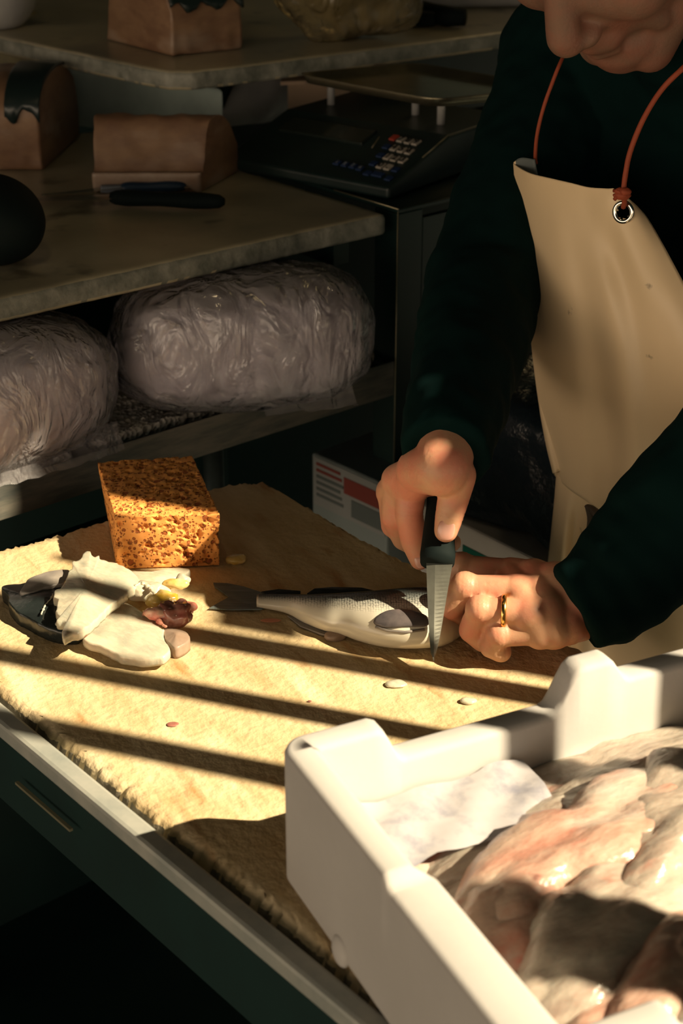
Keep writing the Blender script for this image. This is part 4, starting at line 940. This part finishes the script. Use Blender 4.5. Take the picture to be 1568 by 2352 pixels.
for s in (-1, 1):
    he(s*.040, .058, -.012, .028, .028, .028)                # cheek
    hc((s*.004, .086, .014), (s*.030, .070, -.016), .012, .016)
    hc((s*.062, -.005, -.045), (s*.022, .060, -.100), .020, .020)  # jaw
    hc((s*.026, .068, -.026), (s*.038, .052, -.066), .012, .011)   # nasolabial fold
    he(s*.0130, .096, -.025, .0095, .0130, .0085)             # nostril wing
    he(s*.078, -.012, .002, .010, .020, .032)                # ear
hc((0, .078, .036), (0, .108, -.014), .0105, .0140)          # nose bridge
he(0, .107, -.019, .0155, .0145, .0130)                      # nose tip
hc((0, .102, -.030), (0, .088, -.036), .006, .006)
he(0, .078, -.050, .026, .020, .018)  # muzzle
hc((-.018, .088, -.0545), (0, .0945, -.053), .0036, .0048); hc((.018, .088, -.0545), (0, .0945, -.053), .0036, .0048)   # upper lip
hc((-.015, .084, -.0655), (0, .0895, -.0665), .0045, .0058); hc((.015, .084, -.0655), (0, .0895, -.0665), .0045, .0058); he(0, .068, -.078, .030, .020, .018)   # lower lip
he(0, .066, -.094, .026, .022, .020)                         # chin
he(0, .050, -.085, .040, .040, .028)
hm_ = remeshed(head, .0022, 9, .5); body.from_mesh(hm_); bpy.data.meshes.remove(hm_)
cap(body, H(0, -.035, -.045), Vector((.315, 1.405, 1.25)), .050, .046)   # neck
def PZ(l): return [Z(*p) for p in l]
sh_l, sh_r = Vector((.425, 1.25, 1.215)), Vector((.215, 1.51, 1.225))
chain(body, [sh_l, Vector((.31, 1.39, 1.22)), sh_r], [.045, .06, .045])
chain(body, [Vector((.31, 1.40, 1.21)), Vector((.31, 1.38, 1.08)), Vector((.34, 1.40, .90)), Vector((.35, 1.42, .82))], [.055, .06, .06, .06])
# left arm and the fist holding the fish down
el_l = Y(1820, 925, 1.065); wr_l = Z(1318, 1402, 0.9171)
cap(body, sh_l, el_l, .04, .034); cap(body, el_l, wr_l, .034, .024)
W1, W2 = Z(1278, 1350, .930), Z(1300, 1432, .914)
mcp = PZ([(1172, 1318, 0.9278), (1188, 1358, 0.9308), (1216, 1408, 0.9247), (1240, 1450, 0.9118)])
pip = PZ([(1060, 1302, 0.9285), (1068, 1350, 0.9308), (1102, 1403, 0.9240), (1146, 1458, 0.9088)])
dip = PZ([(1034, 1350, 0.9141), (1034, 1394, 0.9141), (1084, 1447, 0.9042), (1128, 1485, 0.8966)])
tip = PZ([(1062, 1384, 0.9050), (1058, 1412, 0.9012), (1108, 1470, 0.8951), (1150, 1497, 0.8920)])
rm = [.0128, .0132, .0128, .0112]; rp = [.0104, .0110, .0106, .0100]; rd = [.0094, .0100, .0100, .0088]; rt = [.0086, .0088, .0090, .0080]
for i in range(4):
    w = W1.lerp(W2, i/3)
    cap(body, w, mcp[i] - UP*.0015, .0180 - .0006*i, rm[i]*1.10); cap(body, mcp[i], pip[i], rm[i]*.90, rp[i]*.90); cap(body, pip[i], dip[i], rp[i]*.98, rd[i]); cap(body, dip[i], tip[i], rd[i]*.97, rt[i])
    blob(body, pip[i] + UP*.001, rp[i]*1.07, rp[i]*1.07, rp[i]*1.07, sub_=3)
for i in range(3): cap(body, mcp[i], mcp[i+1], .0125, .0122); cap(body, mcp[i].lerp(W1.lerp(W2, i/3), .5), mcp[i+1].lerp(W1.lerp(W2, (i+1)/3), .5), .017, .0165)
cap(body, W1, wr_l, .020, .023); cap(body, W2, wr_l, .0165, .022)
cap(body, W1.lerp(mcp[1], .3) - UP*.014, Z(1215, 1420, 0.9012), .017, .015)                     # palm heel
chain(body, [W1.lerp(W2, .6) - UP*.010, Z(1200, 1395, 0.9065), Z(1135, 1400, 0.9012), Z(1085, 1415, 0.8966)], [.016, .014, .0115, .0095])  # thumb under the fingers
# right arm and the hand round the knife
el_r = Vector((.122, 1.31, 1.075)); wr_r = Z(1014, 1076, 1.020)
cap(body, sh_r, el_r, .042, .034); cap(body, el_r, wr_r, .034, .0205)
R1, R2 = Z(1018, 1080, 1.014), Z(962, 1080, 1.008)
m_ = PZ([(945, 1092, 0.996), (915, 1104, 0.988), (901, 1130, 0.974), (908, 1168, 0.958)])
p_ = PZ([(939, 1182, 0.968), (907, 1188, 0.958), (905, 1206, 0.945), (925, 1222, 0.937)])
d_ = PZ([(950, 1242, 0.947), (928, 1236, 0.936), (960, 1240, 0.932), (968, 1236, 0.930)])
t_ = PZ([(964, 1286, 0.933), (955, 1252, 0.928), (1012, 1246, 0.932), (1000, 1250, 0.930)])
rm = [.0135, .0135, .0130, .0115]; rp = [.0108, .0108, .0104, .0094]; rd = [.0102, .0098, .0094, .0086]; rt = [.0078, .0090, .0080, .0078]
for i in range(4):
    w = R1.lerp(R2, .3+i/5)
    cap(body, w, m_[i], .0165, rm[i]); cap(body, m_[i], p_[i], rm[i]*.9, rp[i]); cap(body, p_[i], d_[i], rp[i], rd[i]); cap(body, d_[i], t_[i], rd[i], rt[i])
for i in range(3): cap(body, m_[i], m_[i+1], .0125, .012)
cap(body, R1, wr_r, .0175, .0205); cap(body, R2, wr_r, .0170, .0205); cap(body, R1, m_[0], .0165, .0135)
chain(body, [Z(1032, 1082, 1.016), Z(1048, 1092, 1.012), Z(1042, 1140, 0.996), Z(1031, 1187, 0.982), Z(1024, 1219, 0.972)], [.0165, .0145, .0118, .0105, .0088])
cap(body, Z(1025, 1092, 1.004), Z(968, 1115, 0.982), .012, .011)
cap(body, Z(1038, 1246, 0.928), Z(1012, 1240, 0.928), .0072, .0085)        # ring finger tip showing behind the handle
me = remeshed(body, .0014, 3, .5)
# knuckle creases and skin unevenness
kn = []
for P_, D_, r in [(pip[i], (mcp[i]-pip[i]).normalized(), rp_) for i, rp_ in enumerate([.0112, .0116, .0112, .0108])] + [(p_[0], (m_[0]-p_[0]).normalized(), .0108), (Z(1030, 1187, 0.982), (Z(1037, 1140, 0.996)-Z(1030, 1187, 0.982)).normalized(), .0108)]: kn.append((P_, D_, r))
def arrays(me):
    n = len(me.vertices); co = np.empty(n*3, 'f'); no = np.empty(n*3, 'f'); me.vertices.foreach_get('co', co); me.vertex_normals.foreach_get('vector', no); return co.reshape(-1, 3), no.reshape(-1, 3)
co, no = arrays(me)
for P_, D_, r in kn:
    d = co-np.array(P_); a = d @ np.array(D_); near = (np.linalg.norm(d, axis=1) < r*2).astype('f')
    for off_, am in ((.001, .00035), (.0035, .0004), (-.002, .0003)): co -= no*(near*am*np.exp(-((a-off_)/.0007)**2))[:, None]
me.vertices.foreach_set('co', co.ravel()); me.update()
o = obj('body', me, [M['skin'], M['shaded_face']], person)
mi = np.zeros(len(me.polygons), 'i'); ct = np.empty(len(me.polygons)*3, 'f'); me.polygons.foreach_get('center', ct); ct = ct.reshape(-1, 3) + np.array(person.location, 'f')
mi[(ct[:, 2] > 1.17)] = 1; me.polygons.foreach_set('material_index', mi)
# nails
def nail(a, b, r, rn, w, l, name='nail'):
    t = (b-a).normalized(); v = (C0-b).normalized(); n = (v - t*v.dot(t)).normalized(); s = t.cross(n); bm = bmesh.new()
    blob(bm, b + n*(r*.86) - t*rn, w, l, .0016, s, t, n, sub_=3, power=2.6); obj('nail', bm, M['nail'], person, label='pinkish nail')
nail(Z(1030, 1187, 0.982), Z(1024, 1219, 0.972), .0096, .002, .0064, .0078)
nail(Z(950, 1242, 0.947), Z(964, 1286, 0.933), .0080, .000, .0045, .0055)
# wedding ring
a_, b_ = mcp[2], pip[2]; rc = a_.lerp(b_, .52); t = (b_-a_).normalized(); s = t.cross(UP).normalized(); u_ = s.cross(t); bm = bmesh.new(); rows = []
for i in range(48):
    an = 2*PI*i/48; dr = s*math.cos(an)+u_*math.sin(an); c = rc + dr*.0121
    rows.append([c + dr*(.0011*math.cos(k*PI/4)) + t*(.0019*math.sin(k*PI/4)) for k in range(8)])
rows.append(rows[0]); grid(bm, rows, True); bmesh.ops.remove_doubles(bm, verts=bm.verts[:], dist=1e-5); obj('ring', bm, M['gold'], person, label='plain gold ring')
# hair, eyes
bm = bmesh.new(); blob(bm, H(0, -.024, .055), .082*hs, .098*hs, .088*hs, hx, hf_, hu, sub_=4, amp=.003, fr=40)
for v in bm.verts:
    q = v.co-Hc
    if q.dot(hf_) > .055*hs and q.dot(hu) < .095*hs: v.co -= hf_*(.03)
obj('hair', bm, M['hair'], person)
for s in (-1, 1):
    bm = bmesh.new(); blob(bm, H(s*.031, .066, .022), .012, .012, .012, sub_=3); obj('eye', bm, M['white_pl'], person)
    bm = bmesh.new(); hce = (H(s*.020, .092, .060), H(s*.034, .090, .064), H(s*.050, .078, .058)); tube(bm, hce, [.003, .004, .002], 8); obj('eyebrow', bm, M['hair'], person)

# jacket
jb = bmesh.new()
def v3(*a): return Vector(a)
chain(jb, [sh_l, v3(.31, 1.42, 1.225), sh_r], [.072, .085, .072])
for a in (-.07, 0, .07):
    chain(jb, [v3(.325, 1.42, 1.20)+NA*a, v3(.325, 1.39, 1.08)+NA*a, v3(.345, 1.40, .90)+NA*a, v3(.35, 1.42, .78)+NA*a], [.085, .10, .10, .10])
cap(jb, sh_l, el_l, .066, .058)
def sleeve(a, b, ra, rb, bulge):
    P = [a.lerp(b, k/9) for k in range(10)]; t = (b-a).normalized()
    tube(jb, P, [ra+(rb-ra)*(k/9) + bulge[k] for k in range(10)], 24)
cl = Z(1316, 1402, .922); sp_ = spline([cl, Y(1400, 1352, 1.030), Y(1480, 1272, 1.042), Y(1570, 1178, 1.052), el_l], 26)
tube(jb, sp_, [.0335 + .0085*min(i/8, 1) + .013*max(0, (i-8)/17) + .0012*math.sin(i*1.7) for i in range(26)], 28)
cap(jb, sh_r, el_r, .066, .052)
cr_ = wr_r + (el_r-wr_r).normalized()*.016
sleeve(el_r, cr_, .052, .034, [0]*10)
blob(jb, el_l, .058, .058, .058, sub_=3); blob(jb, el_r, .053, .053, .053, sub_=3)
# stand-up collar
cap(jb, v3(.30, 1.36, 1.275), v3(.33, 1.42, 1.29), .068, .070)
me = remeshed(jb, .004, 4, .5)
co, no = arrays(me)
am = np.array([.0035*nz(p, 24, 3) + .002*nz(p, 60, 5) for p in co.tolist()], 'f'); co += no*am[:, None]
me.vertices.foreach_set('co', co.ravel()); me.update()
obj('jacket', me, M['jacket'], person)
# trousers and boots below the table
for s in (-1, 1):
    hp = v3(.40, 1.50, .80)+NA*(.085*s); bm = bmesh.new()
    tube(bm, [hp, hp.lerp(v3(hp.x+.01, hp.y+.02, .46), .5), v3(hp.x+.01, hp.y+.02, .45), v3(hp.x+.02, hp.y+.03, .12)], [.098, .090, .072, .060], 20, up=v3(1, 0, 0)); obj('trouser_leg', bm, M['jacket'], person)
    bm = bmesh.new(); c = v3(hp.x+.02, hp.y+.03, 0); tube(bm, [c+UP*.16, c+UP*.05], .055, 18, up=v3(1, 0, 0)); blob(bm, c - NB*.06 + UP*.045, .052, .13, .045, NA, NB, sub_=3, power=2.5)
    for v in bm.verts: v.co.z = max(v.co.z, 0)
    obj('boot', bm, M['rubber'], person)

# apron: bib, skirt, cord, ties, eyelet
apr = bpy.data.objects.new('apron', None); COL.objects.link(apr); apr.parent = person; apr.location = B(1350, 800, .96) - person.location; apr['label'] = 'cream rubber apron'
bpy.context.view_layer.update()
RW = [  # rows: list of (px, py) from left fold to right edge
 [(1182, 378), (1215, 397), (1262, 409), (1310, 420), (1352, 430), (1395, 433), (1412, 434), (1440, 455), (1462, 474)],
 [(1187, 440), (1222, 452), (1268, 462), (1314, 470), (1352, 475), (1392, 478), (1420, 480), (1455, 490), (1490, 508)],
 [(1198, 540), (1235, 552), (1280, 560), (1325, 566), (1370, 570), (1412, 574), (1450, 580), (1495, 588), (1542, 598)],
 [(1212, 660), (1252, 670), (1300, 678), (1350, 684), (1398, 690), (1446, 694), (1495, 700), (1548, 710), (1605, 722)],
 [(1224, 790), (1266, 798), (1318, 806), (1372, 812), (1424, 818), (1476, 824), (1528, 830), (1586, 838), (1650, 850)],
 [(1238, 910), (1280, 920), (1332, 928), (1386, 934), (1438, 940), (1492, 946), (1546, 952), (1604, 960), (1668, 970)],
 [(1256, 1015), (1296, 1030), (1344, 1042), (1394, 1050), (1444, 1056), (1496, 1062), (1550, 1068), (1610, 1076), (1674, 1086)],
 [(1273, 1090), (1306, 1122), (1346, 1150), (1388, 1180), (1440, 1182), (1496, 1172), (1552, 1170), (1612, 1176), (1676, 1186)],
]
BD = [.975, .960, .953, .950, .950, .950, .951, .956, .968]
RB = [0, 0, .002, .004, .004, .002, -.004, -.010]     # belly swells towards the waist, then tucks in
rows = []
for i, r in enumerate(RW):
    row = [B(r[0][0]+ (46 if i == 0 else 52), r[0][1]-12+(0 if i == 0 else 6), .980), B(r[0][0]+16, r[0][1]-(9 if i else 16), .9785), B(r[0][0]+1, r[0][1]-(4 if i else 8), .977)]
    for j, (px, py) in enumerate(r):
        fold = .0055*math.sin(j*2.1+i*.25)*min(i, 6)/6 + (.006 if (j == 5 and i > 1) else 0) - (.004 if j == 4 and i > 2 else 0)
        row.append(B(px, py, BD[j]-RB[i]*1.5+fold))
    rows.append(row)
R2_ = [spline(r, 60) for r in rows]; cols = [spline([R2_[i][j] for i in range(len(R2_))], 80) for j in range(60)]
gc_ = B(1434, 487, .95); bm = bmesh.new(); V = [[bm.verts.new(cols[j][i]) for j in range(60)] for i in range(80)]
# nearest point of the bib to the eyelet
best = min(((V[i][j].co - gc_).length, i, j) for i in range(80) for j in range(12, 60)); 
ge = min((Vector(v.co) for r in V for v in r), key=lambda c: abs(((c-C0).dot(Vector((1, 0, 0)))/((c-C0).y*math.cos(TH)-(c-C0).z*math.sin(TH)))*FPX+784-1434) + abs(1176-FPX*((c-C0).y*math.sin(TH)+(c-C0).z*math.cos(TH))/((c-C0).y*math.cos(TH)-(c-C0).z*math.sin(TH))-487))
for i in range(79):
    for j in range(59):
        q = (V[i][j].co+V[i+1][j+1].co)/2
        if (q-ge).length > .0058: bm.faces.new((V[i][j], V[i][j+1], V[i+1][j+1], V[i+1][j])).material_index = 1 if j < 10 and i < 20 else 0
for v in [v for v in bm.verts if not v.link_faces]: bm.verts.remove(v)
o = obj('bib', bm, [M['apron'], M['apron_in']], apr); s = o.modifiers.new('solid', 'SOLIDIFY'); s.thickness = .0012; s.offset = 0; s.material_offset = 0
bm = bmesh.new(); rows = []; gn = (C0-ge); gn = (-NB + Vector((.25, -.1, .1))).normalized(); ga = UP - gn*gn.z; ga.normalize(); gb = ga.cross(gn)
for i in range(41):
    an = 2*PI*i/40; dr = gb*math.cos(an)+ga*math.sin(an); rows.append([ge + gn*.0012 + dr*(.0072 + .0020*math.cos(k*PI/4)) + gn*(.0013*math.sin(k*PI/4)) for k in range(8)])
grid(bm, rows, True); bmesh.ops.remove_doubles(bm, verts=bm.verts[:], dist=1e-6); obj('eyelet', bm, M['chrome'], apr, label='steel eyelet')
bm = bmesh.new(); tube(bm, spline([ge + ga*.004 + gn*.002, B(1434, 462, .947), B(1431, 446, .944), B(1436, 400, .945), B(1448, 345, .947), B(1478, 272, .952), B(1520, 205, .962), B(1575, 150, .975), B(1640, 90, 1.02)], 50), .0021, 8)
obj('neck_cord', bm, M['cord'], apr)
bm = bmesh.new()
for q, r_ in ((B(1430, 448, .943), .0050), (B(1424, 440, .942), .0035), (B(1436, 440, .942), .0035), (B(1416, 449, .941), .0025)): blob(bm, q, r_*1.2, r_, r_*.8, sub_=3, amp=.001, fr=300)
tube(bm, [B(1424, 446, .941), B(1416, 452, .940), B(1411, 458, .940)], .0016, 8); tube(bm, [B(1430, 444, .941), B(1418, 440, .939), B(1410, 438, .940)], .0016, 8)
obj('knot', bm, M['cord'], apr, label='rust red knot above the eyelet')
bm = bmesh.new(); tube(bm, spline([B(1231, 374, .992), B(1229, 360, .985), B(1233, 310, .98), B(1247, 250, .98), B(1268, 190, .985), B(1293, 130, 1.0), B(1335, 50, 1.06)], 40), .0016, 8); obj('neck_cord', bm, M['cord'], apr)
# skirt
SK = [
 [(1277, 1085), (1310, 1110), (1346, 1138), (1372, 1160), (1400, 1180), (1450, 1180), (1540, 1180), (1680, 1190)],
 [(1272, 1150), (1300, 1170), (1328, 1185), (1352, 1195), (1385, 1205), (1440, 1220), (1540, 1230), (1690, 1240)],
 [(1262, 1250), (1290, 1260), (1318, 1270), (1345, 1280), (1385, 1290), (1450, 1300), (1550, 1320), (1700, 1330)],
 [(1254, 1330), (1285, 1350), (1318, 1370), (1350, 1390), (1395, 1410), (1460, 1430), (1560, 1450), (1710, 1470)],
 [(1246, 1480), (1280, 1500), (1315, 1520), (1350, 1540), (1400, 1560), (1470, 1580), (1570, 1600), (1720, 1620)],
 [(1240, 1700), (1275, 1730), (1310, 1760), (1350, 1790), (1405, 1820), (1480, 1850), (1580, 1880), (1730, 1910)]]
SB = [.990, .975, .985, .970, .978, .962, .965, .985]
rows = []
for i, r in enumerate(SK):
    rows.append([B(r[0][0]+30, r[0][1], 1.04)] + [B(px, py, SB[j] + .006*math.sin(j*2.6+i*.5)) for j, (px, py) in enumerate(r)])
R2_ = [spline(r, 50) for r in rows]; cols = [spline([R2_[i][j] for i in range(len(R2_))], 50) for j in range(50)]
bm = bmesh.new(); grid(bm, [[cols[j][i] for j in range(50)] for i in range(50)]); o = obj('skirt', bm, M['apron'], apr); s = o.modifiers.new('solid', 'SOLIDIFY'); s.thickness = .0012
bm = bmesh.new()
for pts in ([(1350, 1164, .945), (1356, 1200, .955), (1345, 1240, .958), (1325, 1290, .955)], [(1356, 1166, .945), (1372, 1200, .952), (1378, 1230, .952)], [(1348, 1162, .945), (1362, 1168, .943), (1390, 1192, .94)]):
    tube(bm, spline([B(*q) for q in pts], 14), [.0030]*14, 8, flat=.5)
obj('waist_tie', bm, M['tie'], apr, label='dark waist tie')
